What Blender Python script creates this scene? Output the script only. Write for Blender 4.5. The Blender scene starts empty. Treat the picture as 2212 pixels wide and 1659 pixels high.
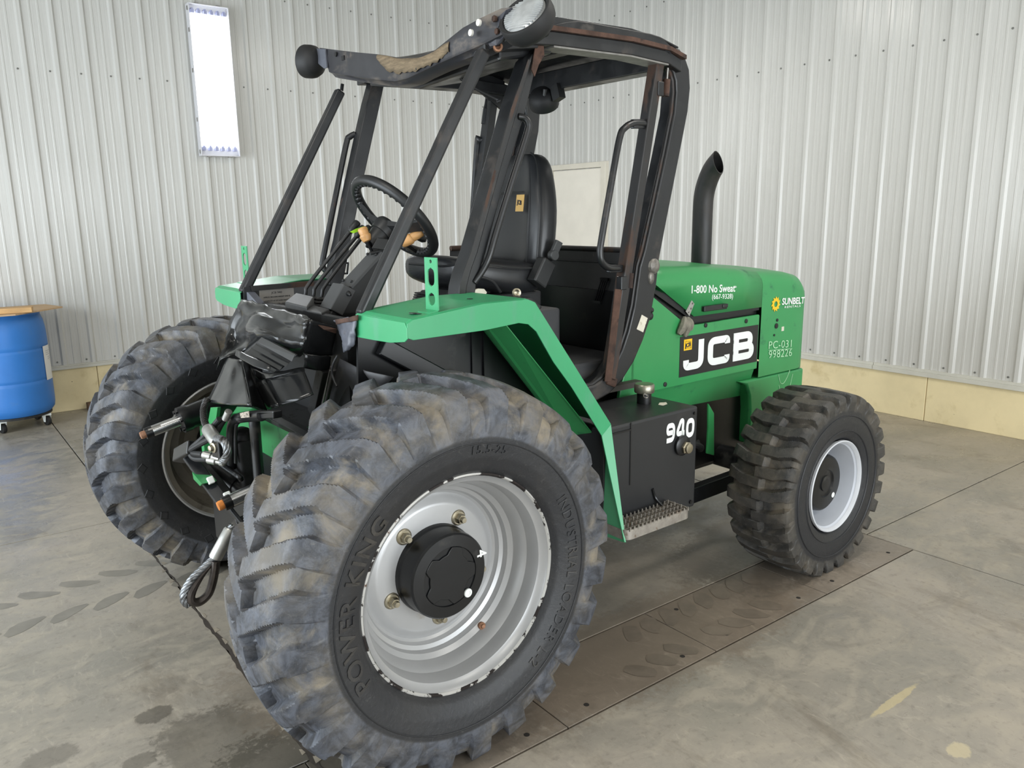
import bpy, bmesh, math, random
from math import sin, cos, pi, radians, sqrt
from mathutils import Vector as V, Matrix
random.seed(7)
SC = bpy.context.scene
COL = SC.collection
# ------------------------------------------------------------------ camera
cd = bpy.data.cameras.new('camera'); cam = bpy.data.objects.new('camera', cd); COL.objects.link(cam)
cd.sensor_fit = 'HORIZONTAL'; cd.sensor_width = 36.0; cd.lens = 27.99; cd.clip_start = .05
cr, cu, cb = (0.79693, -0.603921, -0.0135), (0.136992, 0.158917, 0.977741), (-0.588333, -0.781041, 0.209378)
cam.matrix_world = Matrix(((cr[0], cu[0], cb[0], 0), (cr[1], cu[1], cb[1], 0), (cr[2], cu[2], cb[2], 1.6466), (0, 0, 0, 1)))
SC.camera = cam
# ------------------------------------------------------------------ light and exposure
SC.view_settings.view_transform = 'Standard'; SC.view_settings.look = 'None'
SC.view_settings.gamma = 1.0; SC.view_settings.use_curve_mapping = False
SC.view_settings.exposure = 0.0
wd = bpy.data.worlds.new('overcast sky'); SC.world = wd; wd.use_nodes = True
wd.node_tree.nodes['Background'].inputs[0].default_value = (.80, .90, 1.0, 1)
wd.node_tree.nodes['Background'].inputs[1].default_value = 1.5

def area(name, loc, target, sx, sy, power, col):
    l = bpy.data.lights.new(name, 'AREA'); l.shape = 'RECTANGLE'; l.size = sx; l.size_y = sy
    l.energy = power; l.color = col
    o = bpy.data.objects.new(name, l); COL.objects.link(o); o.location = loc
    o.rotation_euler = (V(target) - V(loc)).to_track_quat('-Z', 'Y').to_euler()
    return o
# daylight through the two big open doorways, plus unseen ceiling lights added as fill
area('daylight_side_doorway', (-3.3, 3.6, 1.52), (0, 3.6, 1.52), 5.8, 2.9, 350, (.86, .94, 1.0))
area('daylight_rear_doorway', (2.0, -4.9, 1.37), (2.0, 0, 1.37), 6.6, 2.6, 395, (.92, .97, 1.0))
for i, (fx, fy) in enumerate([(.2, -1.6), (3.4, -1.6), (-.2, 2.0), (3.8, 1.6), (3.9, 4.8)]):
    area('added_ceiling_light.%03d' % i, (fx, fy, 3.7), (fx, fy, 0), 1.3, .5, 36, (1.0, .965, .90))

# ------------------------------------------------------------------ colour + materials
def lin(c):
    c /= 255.0
    return c / 12.92 if c <= .04045 else ((c + .055) / 1.055) ** 2.4
def S(r, g, b): return (lin(r), lin(g), lin(b), 1)

class NT:
    def __init__(s, m):
        m.use_nodes = True; s.t = m.node_tree; s.b = s.t.nodes['Principled BSDF']
        s.tc = s.t.nodes.new('ShaderNodeTexCoord')
    def n(s, k, **kw):
        x = s.t.nodes.new(k)
        for a, v in kw.items(): setattr(x, a, v)
        return x
    def link(s, a, b): s.t.links.new(a, b)
    def mapping(s, scale=(1, 1, 1), src=None):
        mp = s.n('ShaderNodeMapping'); mp.inputs['Scale'].default_value = scale
        s.link(src or s.tc.outputs['Object'], mp.inputs[0]); return mp.outputs[0]
    def noise(s, scale, detail=4, rough=.55, stretch=(1, 1, 1), dist=0, src=None):
        x = s.n('ShaderNodeTexNoise'); x.inputs['Scale'].default_value = scale; x.inputs['Detail'].default_value = detail
        x.inputs['Roughness'].default_value = rough; x.inputs['Distortion'].default_value = dist
        s.link(s.mapping(stretch, src), x.inputs['Vector']); return x.outputs['Fac']
    def ramp(s, fac, lo, hi):
        r = s.n('ShaderNodeMapRange'); r.inputs[1].default_value = lo; r.inputs[2].default_value = hi
        r.interpolation_type = 'SMOOTHSTEP'; s.link(fac, r.inputs[0]); return r.outputs[0]
    def mix(s, fac, a, b):
        m = s.n('ShaderNodeMix', data_type='RGBA')
        if isinstance(fac, (int, float)): m.inputs[0].default_value = fac
        else: s.link(fac, m.inputs[0])
        for k, v in ((6, a), (7, b)):
            if isinstance(v, tuple): m.inputs[k].default_value = v
            else: s.link(v, m.inputs[k])
        return m.outputs[2]
    def fmix(s, fac, a, b):
        m = s.n('ShaderNodeMix', data_type='FLOAT'); s.link(fac, m.inputs[0])
        for k, v in ((2, a), (3, b)):
            if isinstance(v, (int, float)): m.inputs[k].default_value = v
            else: s.link(v, m.inputs[k])
        return m.outputs[0]
    def math(s, op, a, b=None):
        m = s.n('ShaderNodeMath', operation=op)
        for k, v in ((0, a), (1, b)):
            if v is None: continue
            if isinstance(v, (int, float)): m.inputs[k].default_value = v
            else: s.link(v, m.inputs[k])
        return m.outputs[0]
    def bump(s, h, strength, dist=.002):
        b = s.n('ShaderNodeBump'); b.inputs['Strength'].default_value = strength; b.inputs['Distance'].default_value = dist
        s.link(h, b.inputs['Height']); s.link(b.outputs[0], s.b.inputs['Normal'])

def M(name, col, rough=.5, metal=0.0, var=.12, vscale=6, layers=(), bump=0, bscale=80, rvar=0, spec=.5, stretch=(1, 1, 1)):
    m = bpy.data.materials.new(name); t = NT(m); b = t.b
    b.inputs['Metallic'].default_value = metal; b.inputs['Specular IOR Level'].default_value = spec
    n = t.noise(vscale, 6, .6, stretch)
    dark = tuple(c * (1 - var) for c in col[:3]) + (1,); lite = tuple(min(1, c * (1 + var)) for c in col[:3]) + (1,)
    out = t.mix(t.ramp(n, .3, .7), dark, lite)
    ro = None
    if rvar:
        ro = t.fmix(t.ramp(t.noise(vscale * 1.7, 4), .35, .65), rough - rvar, rough + rvar)
    for (c, lo, hi, sc, det, rr, st) in layers:
        k = t.ramp(t.noise(sc, det, .62, st, .3), lo, hi)
        out = t.mix(k, out, c)
        ro = t.fmix(k, ro if ro is not None else rough, rr)
    t.link(out, b.inputs['Base Color'])
    if ro is not None: t.link(ro, b.inputs['Roughness'])
    else: b.inputs['Roughness'].default_value = rough
    if bump: t.bump(t.noise(bscale, 4), bump)
    return m
O3 = (1, 1, 1)
RUST = S(74, 55, 45); DUST = S(128, 116, 98)
m_green = M('green machine paint', (.036, .262, .082, 1), .36, var=.05, vscale=3, layers=[(S(40, 105, 70), .60, .74, 9, 6, .5, O3), (S(38, 34, 30), .765, .79, 26, 6, .7, O3)])
m_greenlit = M('green paint with daylight tint', (.046, .325, .142, 1), .33, var=.05, vscale=3, layers=[(S(74, 150, 112), .56, .74, 11, 6, .45, (1, 1, .3)), (S(60, 44, 34), .755, .775, 22, 6, .7, O3)])  # machine green made lighter and bluer: daylight on the fenders put into the colour
m_black = M('black machine paint', S(28, 29, 31), .38, var=.2, vscale=5, rvar=.1, layers=[(S(66, 62, 57), .58, .74, 9, 8, .6, O3)])
m_frame = M('worn black frame paint', S(30, 31, 33), .40, var=.2, vscale=5, rvar=.08, layers=[(S(62, 56, 52), .56, .72, 7, 8, .55, O3), (RUST, .66, .70, 6, 8, .8, (1, 1, .4))])
m_rusty = M('rusty frame paint', S(34, 33, 33), .5, var=.2, vscale=5, layers=[(RUST, .50, .60, 6, 8, .85, (1, 1, .35)), (S(62, 44, 36), .62, .70, 14, 8, .9, O3)])
m_rust = M('bare rust', S(76, 54, 44), .88, var=.35, vscale=14, layers=[(S(48, 36, 32), .52, .64, 12, 8, .9, O3)], bump=.4, bscale=90)
m_gloss = M('crumpled glossy black sheet', S(34, 35, 36), .2, var=.15, vscale=4, rvar=.06, layers=[(S(72, 66, 60), .64, .76, 10, 7, .6, O3)], bump=.06, bscale=14)
m_sat = M('satin dark grey panel', S(62, 63, 64), .46, var=.08, vscale=8, layers=[(S(92, 88, 82), .66, .76, 16, 6, .6, O3)])
m_under = M('black chassis paint', S(17, 18, 20), .34, var=.25, vscale=6, layers=[(S(52, 50, 46), .6, .72, 8, 7, .75, O3)])
m_vinyl = M('black vinyl', S(36, 37, 39), .33, var=.1, vscale=9, bump=.12, bscale=420)
m_plast = M('black plastic', S(30, 31, 32), .45, var=.1, vscale=9, bump=.08, bscale=300)
m_rub = M('black rubber', S(26, 26, 27), .62, var=.15, vscale=12)
m_chrome = M('polished chrome rod', (.66, .67, .68, 1), .24, 1.0, var=.04)
m_steel = M('bare steel', S(150, 148, 144), .38, 1.0, var=.15, vscale=30)
m_zinc = M('zinc plated', S(168, 160, 140), .4, 1.0, var=.2, vscale=40)
m_galv = M('galvanised step', S(158, 152, 144), .5, .7, var=.2, vscale=25, layers=[(S(110, 88, 66), .56, .68, 22, 6, .8, O3)])
m_rim = M('silver rim paint', S(170, 170, 170), .34, .35, var=.05, vscale=5, layers=[(S(150, 140, 124), .62, .80, 7, 6, .55, O3)])
m_rimw = M('white rear rim paint', S(206, 210, 218), .36, .05, var=.05, vscale=5, layers=[(S(120, 100, 82), .68, .74, 16, 8, .7, O3)])
m_lip = M('chipped rim lip', S(205, 203, 198), .5, .2, var=.05, vscale=9, layers=[(S(44, 38, 36), .50, .53, 14, 8, .75, O3), (S(96, 64, 44), .6, .66, 12, 8, .85, O3)])
m_wood = M('turned wood', S(186, 140, 88), .45, var=.15, vscale=10, stretch=(1, 1, 6))
m_lime = M('lime tag', S(170, 235, 40), .6, var=.05)
m_white = M('white lettering', S(232, 236, 232), .5, var=.03)
m_yellow = M('yellow lettering', S(238, 190, 30), .5, var=.04)
m_blackdec = M('black decal', S(30, 30, 30), .45, var=.05)
m_glove = M('grey fabric', S(120, 116, 104), .85, var=.3, vscale=30)
m_alu = M('bare aluminium', S(176, 176, 172), .42, .9, var=.1, vscale=40)
m_tan = M('scraped tan patch', S(112, 98, 78), .9, var=.3, vscale=14, stretch=(4, 1, 8), layers=[(S(96, 84, 66), .52, .66, 40, 6, .9, (4, 1, 6)), (S(44, 42, 40), .64, .68, 24, 6, .7, O3)], bump=.4, bscale=60)
m_sheetgrey = M('torn blue grey sheet', S(92, 95, 104), .45, var=.2, vscale=12, layers=[(S(66, 50, 42), .60, .70, 14, 7, .8, O3)], bump=.2, bscale=20)
m_idplate = M('engraved aluminium plate', S(150, 146, 140), .5, .4, var=.06, vscale=20)
m_ink = M('dark print', S(36, 36, 40), .6, var=.05)
m_paper = M('worn paper sticker', S(214, 208, 192), .7, var=.1, vscale=20, layers=[(S(150, 140, 110), .55, .65, 30, 6, .8, O3)])
m_cap = M('grey metal cap', S(150, 146, 132), .35, .8, var=.12, vscale=30)
m_lens = M('ribbed lamp lens', S(168, 170, 170), .32, .2, var=.12, vscale=30)
m_orange = M('orange rust', S(196, 120, 52), .8, var=.3, vscale=30)
m_copper = M('rusty brown thread', S(142, 104, 80), .6, .3, var=.25, vscale=60)

# ------------------------------------------------------------------ geometry helpers
class G:
    def __init__(s): s.v = []; s.f = []
    def add(s, vs, fs):
        o = len(s.v); s.v += [tuple(p) for p in vs]; s.f += [tuple(i + o for i in f) for f in fs]; return s
    def hexa(s, a, b):               # two 4-rings a (bottom) and b (top)
        return s.add(list(a) + list(b), [(3, 2, 1, 0), (4, 5, 6, 7), (0, 1, 5, 4), (1, 2, 6, 5), (2, 3, 7, 6), (3, 0, 4, 7)])
    def box(s, lo, hi):
        (x, y, z), (X, Y, Z) = lo, hi
        return s.hexa([(x, y, z), (X, y, z), (X, Y, z), (x, Y, z)], [(x, y, Z), (X, y, Z), (X, Y, Z), (x, Y, Z)])
    def bar(s, a, b, w, h, up=(0, 1, 0)):   # rectangular bar from a to b; w along "up", h across
        a, b = V(a), V(b); d = (b - a).normalized(); u = V(up); u = (u - d * u.dot(d)).normalized(); r = d.cross(u)
        q = lambda p: [p - u * w / 2 - r * h / 2, p + u * w / 2 - r * h / 2, p + u * w / 2 + r * h / 2, p - u * w / 2 + r * h / 2]
        return s.hexa(q(a), q(b))
    def prism(s, poly, d):           # planar 3D polygon extruded by vector d
        n = len(poly); d = V(d); P = [V(p) for p in poly]
        return s.add(P + [p + d for p in P], [tuple(range(n - 1, -1, -1)), tuple(range(n, 2 * n))] + [(i, (i + 1) % n, n + (i + 1) % n, n + i) for i in range(n)])
    def loft(s, rings, closed=True, caps=True):
        n = len(rings[0]); o = []; f = []
        for r in rings: o += [V(p) for p in r]
        m = n if closed else n - 1
        for k in range(len(rings) - 1):
            for i in range(m):
                j = (i + 1) % n; f.append((k * n + i, k * n + j, (k + 1) * n + j, (k + 1) * n + i))
        if caps and closed:
            f.append(tuple(range(n - 1, -1, -1))); f.append(tuple(range((len(rings) - 1) * n, len(rings) * n)))
        return s.add(o, f)
    def tube(s, path, r, n=12, closed=False, rr=None):
        P = [V(p) for p in path]; m = len(P); rings = []; prev = None
        for i, p in enumerate(P):
            if closed: t = (P[(i + 1) % m] - P[i - 1]).normalized()
            else: t = (P[min(i + 1, m - 1)] - P[max(i - 1, 0)]).normalized()
            if prev is None:
                u = t.orthogonal().normalized()
            else:
                u = (prev - t * prev.dot(t)).normalized()
            prev = u; w = t.cross(u); q = rr[i] if rr else r
            rings.append([p + (u * cos(2 * pi * k / n) + w * sin(2 * pi * k / n)) * q for k in range(n)])
        if closed: rings.append(rings[0]); return s.loft(rings, True, False)
        return s.loft(rings)
    def lathe(s, prof, c, axis, n=48, cap=True):  # prof: (r, t) along axis from c
        c = V(c); a = V(axis).normalized(); u = a.orthogonal().normalized(); w = a.cross(u)
        rings = [[c + a * t + (u * cos(2 * pi * k / n) + w * sin(2 * pi * k / n)) * max(r, 1e-5) for k in range(n)] for r, t in prof]
        return s.loft(rings, True, cap)
    def cyl(s, a, b, r, n=24, r2=None):
        a, b = V(a), V(b); return s.lathe([(r, 0), (r2 if r2 else r, (b - a).length)], a, b - a, n)
    def sphere(s, c, r, n=12, sc=(1, 1, 1)):
        rings = []
        for i in range(1, n):
            th = pi * i / n
            rings.append([V(c) + V((r * sc[0] * sin(th) * cos(2 * pi * k / n), r * sc[1] * sin(th) * sin(2 * pi * k / n), r * sc[2] * cos(th))) for k in range(n)])
        return s.loft(rings)

def smooth_path(P, k=6, closed=False):          # Catmull-Rom
    P = [V(p) for p in P]; n = len(P); out = []
    for i in range(n if closed else n - 1):
        p0 = P[i - 1] if (closed or i > 0) else P[0] * 2 - P[1]
        p1 = P[i]; p2 = P[(i + 1) % n]; p3 = P[(i + 2) % n] if (closed or i + 2 < n) else P[-1] * 2 - P[-2]
        for j in range(k):
            t = j / k
            out.append(.5 * ((2 * p1) + (p2 - p0) * t + (2 * p0 - 5 * p1 + 4 * p2 - p3) * t * t + (3 * p1 - p0 - 3 * p2 + p3) * t ** 3))
    if not closed: out.append(P[-1])
    return out

def mesh(name, g, mat, smooth=35, fix=True):
    me = bpy.data.meshes.new(name); me.from_pydata([tuple(p) for p in g.v], [], g.f)
    for m in (mat if isinstance(mat, (list, tuple)) else [mat]): me.materials.append(m)
    if fix:
        bm = bmesh.new(); bm.from_mesh(me); bmesh.ops.recalc_face_normals(bm, faces=bm.faces); bm.to_mesh(me); bm.free()
    if smooth:
        me.polygons.foreach_set('use_smooth', [True] * len(me.polygons)); me.set_sharp_from_angle(angle=radians(smooth))
    me.update(); return me
SPLIT = {'panel_grommet', 'panel_plug', 'rivet', 'tank_bolt', 'cover_screw', 'gland_bolt', 'plate_bolt', 'rail_bracket', 'latch', 'lamp_socket', 'hydraulic_hose', 'wall_stiffener', 'bolt_hole', 'floor_mat_rib', 'step_bracket', 'mast_hinge_post', 'square_hole', 'piping', 'spoke'}
def pieces(g):           # loose components of a geometry collection
    par = list(range(len(g.v)))
    def find(a):
        while par[a] != a: par[a] = par[par[a]]; a = par[a]
        return a
    for f in g.f:
        for i in f[1:]: par[find(i)] = find(f[0])
    groups = {}
    for f in g.f: groups.setdefault(find(f[0]), []).append(f)
    out = []
    for fs in groups.values():
        q = G(); idx = {}
        for f in fs:
            for i in f:
                if i not in idx: idx[i] = len(q.v); q.v.append(g.v[i])
            q.f.append(tuple(idx[i] for i in f))
        out.append(q)
    return out
def obj(name, g, mat, parent=None, *a, **k):
    if name in SPLIT and isinstance(g, G):
        return [obj1(name, q, mat, parent, *a, **k) for q in pieces(g)][-1]
    return obj1(name, g, mat, parent, *a, **k)
def obj1(name, g, mat, parent=None, smooth=35, bevel=0, seg=2, solid=0, sub=0, label=None):
    me = g if isinstance(g, bpy.types.Mesh) else mesh(name, g, mat, smooth)
    o = bpy.data.objects.new(name, me); COL.objects.link(o)
    if parent: o.parent = parent
    if solid:
        md = o.modifiers.new('thickness', 'SOLIDIFY'); md.thickness = solid; md.offset = 0
    if sub:
        md = o.modifiers.new('smooth', 'SUBSURF'); md.levels = sub; md.render_levels = sub
    if bevel:
        md = o.modifiers.new('bevel', 'BEVEL'); md.width = bevel; md.segments = seg; md.limit_method = 'ANGLE'; md.angle_limit = radians(40)
    if label: o['label'] = label
    return o
def thing(name, label, cat, loc=(0, 0, 0), rz=0):
    o = bpy.data.objects.new(name, None); COL.objects.link(o); o.location = loc; o.rotation_euler = (0, 0, rz)
    o.empty_display_size = .1; o['label'] = label; o['category'] = cat; return o
def tag(o, label, cat): o['label'] = label; o['category'] = cat; return o
def struct(o): o['kind'] = 'structure'; return o
def copy(o, parent, loc=None, rot=None):
    c = o.copy(); COL.objects.link(c); c.parent = parent
    if loc is not None: c.location = loc
    if rot is not None: c.rotation_euler = rot
    return c

def text_mesh(txt, size, extr=.0006, bold=0.0, align='LEFT', spacing=1.0, font=None):
    cu_ = bpy.data.curves.new('lettering', 'FONT'); cu_.body = txt; cu_.size = size; cu_.extrude = extr; cu_.offset = bold
    cu_.align_x = align; cu_.space_character = spacing; cu_.resolution_u = 3
    o = bpy.data.objects.new('lettering', cu_); COL.objects.link(o)
    bpy.context.view_layer.update()
    me = bpy.data.meshes.new_from_object(o.evaluated_get(bpy.context.evaluated_depsgraph_get()))
    bpy.data.objects.remove(o); bpy.data.curves.remove(cu_); me.name = 'lettering'; return me
def place_text(me, origin, ex, ey, mat, parent, sx=1.0, sy=1.0, name='lettering'):
    ex, ey = V(ex).normalized(), V(ey).normalized(); n = ex.cross(ey); o_ = V(origin)
    for v in me.vertices:
        c = v.co; v.co = o_ + ex * (c.x * sx) + ey * (c.y * sy) + n * c.z
    me.materials.clear(); me.materials.append(mat)
    return obj(name, me, mat, parent)
def strokes(paths, w, origin, ex, ey, thick, rad=.12, slant=0):   # block letters drawn as wide strokes with rounded corners
    g = G(); ex, ey = V(ex).normalized(), V(ey).normalized(); n = ex.cross(ey); o_ = V(origin)
    for pi_, (path, closed) in enumerate(paths):
        thick_ = thick * (1 + .4 * pi_)
        P = [V((x, y, 0)) for x, y in path]; m = len(P); Q = []
        for i in range(m):
            if not closed and i in (0, m - 1): Q.append(P[i]); continue
            a, b, c = P[i - 1], P[i], P[(i + 1) % m]
            d1 = (a - b); d2 = (c - b); r = min(rad, d1.length * .49, d2.length * .49)
            p1 = b + d1.normalized() * r; p2 = b + d2.normalized() * r
            for k in range(7):
                t = k / 6; Q.append(p1 * (1 - t) ** 2 + b * 2 * t * (1 - t) + p2 * t * t)
        L = len(Q); rings = []
        for i in range(L):
            if closed: t = (Q[(i + 1) % L] - Q[i - 1])
            else: t = Q[min(i + 1, L - 1)] - Q[max(i - 1, 0)]
            t.normalize(); nn = V((-t.y, t.x, 0)); rings.append((Q[i] + nn * w / 2, Q[i] - nn * w / 2))
        if closed: rings.append(rings[0])
        f3 = lambda p, z: o_ + ex * (p.x + slant * p.y) + ey * p.y + n * z
        g.loft([[f3(a, 0), f3(b, 0), f3(b, thick_), f3(a, thick_)] for a, b in rings], True, not closed)
    return g

# ------------------------------------------------------------------ the room
XR, YL, ZC = 6.273, 7.807, 4.5
RIB = .2286
# wall sheet paint: off-white, semi gloss with fine vertical streaks
def wall_mat(name, ax):
    m = bpy.data.materials.new(name); t = NT(m)
    st = (30, 30, .6)
    n = t.noise(3, 5, .6, st); n2 = t.noise(1.1, 3, .5, (1, 1, .5))
    c = t.mix(t.ramp(n, .25, .75), S(196, 195, 190), S(206, 205, 201))
    c = t.mix(t.math('MULTIPLY', t.ramp(n2, .5, .8), .35), c, S(186, 184, 174))
    t.link(c, t.b.inputs['Base Color'])
    t.link(t.fmix(t.ramp(t.noise(2.2, 4, .6, (22, 22, .5)), .3, .7), .20, .34), t.b.inputs['Roughness'])
    t.bump(t.noise(2.0, 3, .5, (16, 16, .5)), .12, .002)
    return m
m_wallL = wall_mat('white ribbed steel', 0)
m_screw = M('screw heads', S(120, 120, 116), .5, .5)
m_trimw = M('white sill trim', S(206, 204, 194), .5, var=.06)
m_conc = M('cream painted concrete curb', S(230, 214, 172), .7, var=.06, vscale=3, layers=[(S(212, 194, 148), .54, .72, 5, 7, .75, O3), (S(84, 66, 48), .73, .76, 30, 5, .8, O3)], bump=.25, bscale=40)
m_ceil = M('grey ceiling liner', S(150, 147, 140), .7, var=.05)

def rib_profile():     # one 36in sheet, along u, height h (towards room)
    P = []
    for k in range(4):
        b = k * RIB
        P += [(b + .000, 0), (b + .022, 0), (b + .036, .016), (b + .062, .016), (b + .076, 0), (b + .118, 0), (b + .122, .0025), (b + .134, .0025), (b + .138, 0), (b + .178, 0), (b + .182, .0025), (b + .194, .0025), (b + .198, 0)]
    P.append((4 * RIB, 0))
    return P
def wall_panels(root, o0, du, nrm, count, z0, z1, mat):
    g = G(); pr = rib_profile(); du, nrm = V(du), V(nrm)
    for (u, h) in pr: g.v.append(tuple(du * u + nrm * h + V((0, 0, z0))))
    for (u, h) in pr: g.v.append(tuple(du * u + nrm * h + V((0, 0, z1))))
    n = len(pr); g.f = [(i, i + 1, n + i + 1, n + i) for i in range(n - 1)]
    me = mesh('panel', g, mat, 0, fix=False)
    # keep the normals towards the room
    if V(me.polygons[0].normal).dot(nrm) < 0: me.flip_normals()
    for k in range(count):
        p = bpy.data.objects.new('panel', me); COL.objects.link(p); p.parent = root; p.location = V(o0) + du * (k * 4 * RIB)
# left wall: y = YL, runs along x.  screws at xl0 + n*RIB, rib centre .05 to the right of each
g = G(); g.box((-3.5, YL + .005, 0), (XR + .2, YL + .15, ZC)); wl = struct(obj('wall_left', g, m_wallL, None, 0))
xl0 = .946; first = xl0 + .056 - .049 - 20 * RIB
wall_panels(wl, (first, YL, 0), (1, 0, 0), (0, -1, 0), 11, .405, ZC, m_wallL)
g = G(); g.box((XR + .005, -5.1, 0), (XR + .15, YL, ZC)); wr = struct(obj('wall_right', g, m_wallL, None, 0))
yr0 = 7.3734; firsty = yr0 - .056 + .049 + 2 * RIB
wall_panels(wr, (XR, firsty, 0), (0, -1, 0), (-1, 0, 0), 14, .405, ZC, m_wallL)
gs = G(); gs2 = G()
for zz in (2.84, .438, 3.65):
    for n in range(-18, 24):
        c = V((xl0 + n * RIB, YL - .001, zz)); gs.lathe([(.0075, 0), (.0075, .003), (.005, .006), (.001, .007)], c, (0, -1, 0), 8)
    for n in range(0, 52):
        c = V((XR - .001, yr0 - n * RIB, zz)); gs2.lathe([(.0075, 0), (.0075, .003), (.005, .006), (.001, .007)], c, (-1, 0, 0), 8)
o = obj('screw_row', gs, m_screw, wl); o['kind'] = 'stuff'
o = obj('screw_row', gs2, m_screw, wr); o['kind'] = 'stuff'
g = G(); g.box((XR - .024, YL - .024, .40), (XR, YL, ZC)); struct(obj('trim_3', g, m_wallL))
# concrete curb with a few open joints, and the sill trim above it
g = G()
for a, b in ((-3.4, 1.242), (1.247, 4.2), (4.205, XR)): g.box((a, YL - .016, 0), (b, YL + .02, .372))
struct(obj('baseboard_left', g, m_conc, None, 0, bevel=.004))
g = G()
for a, b in ((-5.1, -.4), (-.395, 2.905), (2.91, 6.43), (7.50, YL)): g.box((XR - .016, a, 0), (XR + .02, b, .352))
struct(obj('baseboard_right', g, m_conc, None, 0, bevel=.004))
g = G(); g.box((-3.4, YL - .034, .372), (XR - .03, YL + .01, .397)); g.box((-3.4, YL - .022, .397), (XR - .03, YL + .01, .408)); struct(obj('trim_1', g, m_trimw, None, 0, bevel=.002))
g = G()
for a, b in ((-5.1, 3.35), (3.354, 6.43), (7.50, YL - .03)):
    g.box((XR - .034, a, .352), (XR + .01, b, .386)); g.box((XR - .022, a, .386), (XR + .01, b, .408))
struct(obj('trim_2', g, m_trimw, None, 0, bevel=.002))
# door on the right wall
m_door = M('cream painted door', S(238, 232, 220), .5, var=.03, vscale=4)
m_doorf = M('cream door frame', S(222, 216, 202), .5, var=.04)
g = G(); g.box((XR - .028, 6.60, .01), (XR - .002, 7.42, 2.125)); dr = struct(obj('door_1', g, m_door, None, 0, bevel=.003))
g = G()
g.box((XR - .05, 6.52, 0), (XR + .01, 6.592, 2.19)); g.box((XR - .05, 7.428, 0), (XR + .01, 7.50, 2.19)); g.box((XR - .05, 6.592, 2.132), (XR + .01, 7.428, 2.19))
obj('door_frame', g, m_doorf, dr, 0, bevel=.003)
# ceiling and the walls behind the camera, with the two doorways
g = G(); g.box((-3.6, -5.2, ZC), (XR + .2, YL + .2, ZC + .1)); struct(obj('ceiling', g, m_ceil, None, 0))
g = G(); g.box((-3.55, -5.15, 0), (-3.4, .6, ZC)); g.box((-3.55, 6.6, 0), (-3.4, YL, ZC)); g.box((-3.55, .6, 3.0), (-3.4, 6.6, ZC)); struct(obj('wall_front', g, m_wallL, None, 0))
g = G(); g.box((-3.4, -5.15, 0), (-1.4, -5.0, ZC)); g.box((5.4, -5.15, 0), (XR, -5.0, ZC)); g.box((-1.4, -5.15, 2.7), (5.4, -5.0, ZC)); struct(obj('wall_back', g, m_wallL, None, 0))

# concrete floor: slabs with open joints, steel trench covers
def floor_mat(name, c1, c2, c3, rough, brown):
    m = bpy.data.materials.new(name); t = NT(m); gsrc = t.n('ShaderNodeNewGeometry').outputs['Position']
    a = t.noise(.9, 8, .62, O3, .6, gsrc); b = t.noise(4.5, 8, .66, (1, 1.6, 1), .8, gsrc); c = t.noise(34, 6, .6, O3, 0, gsrc); d = t.noise(1.7, 8, .72, (1.5, .7, 1), .5, gsrc)
    col = t.mix(t.ramp(a, .36, .60), c1, c2)
    col = t.mix(t.math('MULTIPLY', t.ramp(b, .44, .64), .55), col, c3)
    col = t.mix(t.math('MULTIPLY', t.ramp(d, .52, .70), .62), col, brown)
    col = t.mix(t.math('MULTIPLY', t.ramp(t.noise(2.6, 9, .74, (.8, 1.8, 1), .7, gsrc), .54, .70), .40), col, S(112, 107, 98))
    col = t.mix(t.math('MULTIPLY', t.ramp(c, .52, .72), .35), col, S(102, 96, 88))
    col = t.mix(t.math('MULTIPLY', t.ramp(t.noise(11, 8, .7, (2.2, .8, 1), 1.5, gsrc), .54, .70), .4), col, S(184, 174, 158))
    col = t.mix(t.math('MULTIPLY', t.ramp(t.noise(90, 4, .6, O3, 0, gsrc), .66, .74), .5), col, S(70, 66, 60))
    sp = t.n('ShaderNodeSeparateXYZ'); t.link(gsrc, sp.inputs[0]); X, Y = sp.outputs[0], sp.outputs[1]
    wob = t.math('ADD', t.math('MULTIPLY', t.math('SUBTRACT', t.noise(5, 6, .65, O3, .5, gsrc), .5), .8), t.math('MULTIPLY', t.math('SUBTRACT', t.noise(42, 6, .7, O3, .5, gsrc), .5), .9))
    rg = t.fmix(t.ramp(b, .35, .7), rough - .14, rough + .12)
    for (cx, cy, rx, ry, cc, amt, rr) in STAINS:
        e = t.math('ADD', t.math('POWER', t.math('ABSOLUTE', t.math('DIVIDE', t.math('SUBTRACT', X, cx), rx)), 2), t.math('POWER', t.math('ABSOLUTE', t.math('DIVIDE', t.math('SUBTRACT', Y, cy), ry)), 2))
        e = t.math('ADD', t.math('SQRT', e), wob)
        k = t.math('MULTIPLY', t.math('SUBTRACT', 1.0, t.ramp(e, .78, 1.02)), amt)
        col = t.mix(k, col, cc); rg = t.fmix(k, rg, rr)
    t.link(col, t.b.inputs['Base Color']); t.link(rg, t.b.inputs['Roughness'])
    t.bump(t.math('ADD', t.noise(60, 5, .6, O3, 0, gsrc), t.math('MULTIPLY', t.noise(9, 5, .6, O3, 0, gsrc), 1.5)), .10, .004)
    t.b.inputs['Specular IOR Level'].default_value = .45
    return m
WET = S(78, 74, 66); BRN = S(118, 105, 90)
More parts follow.
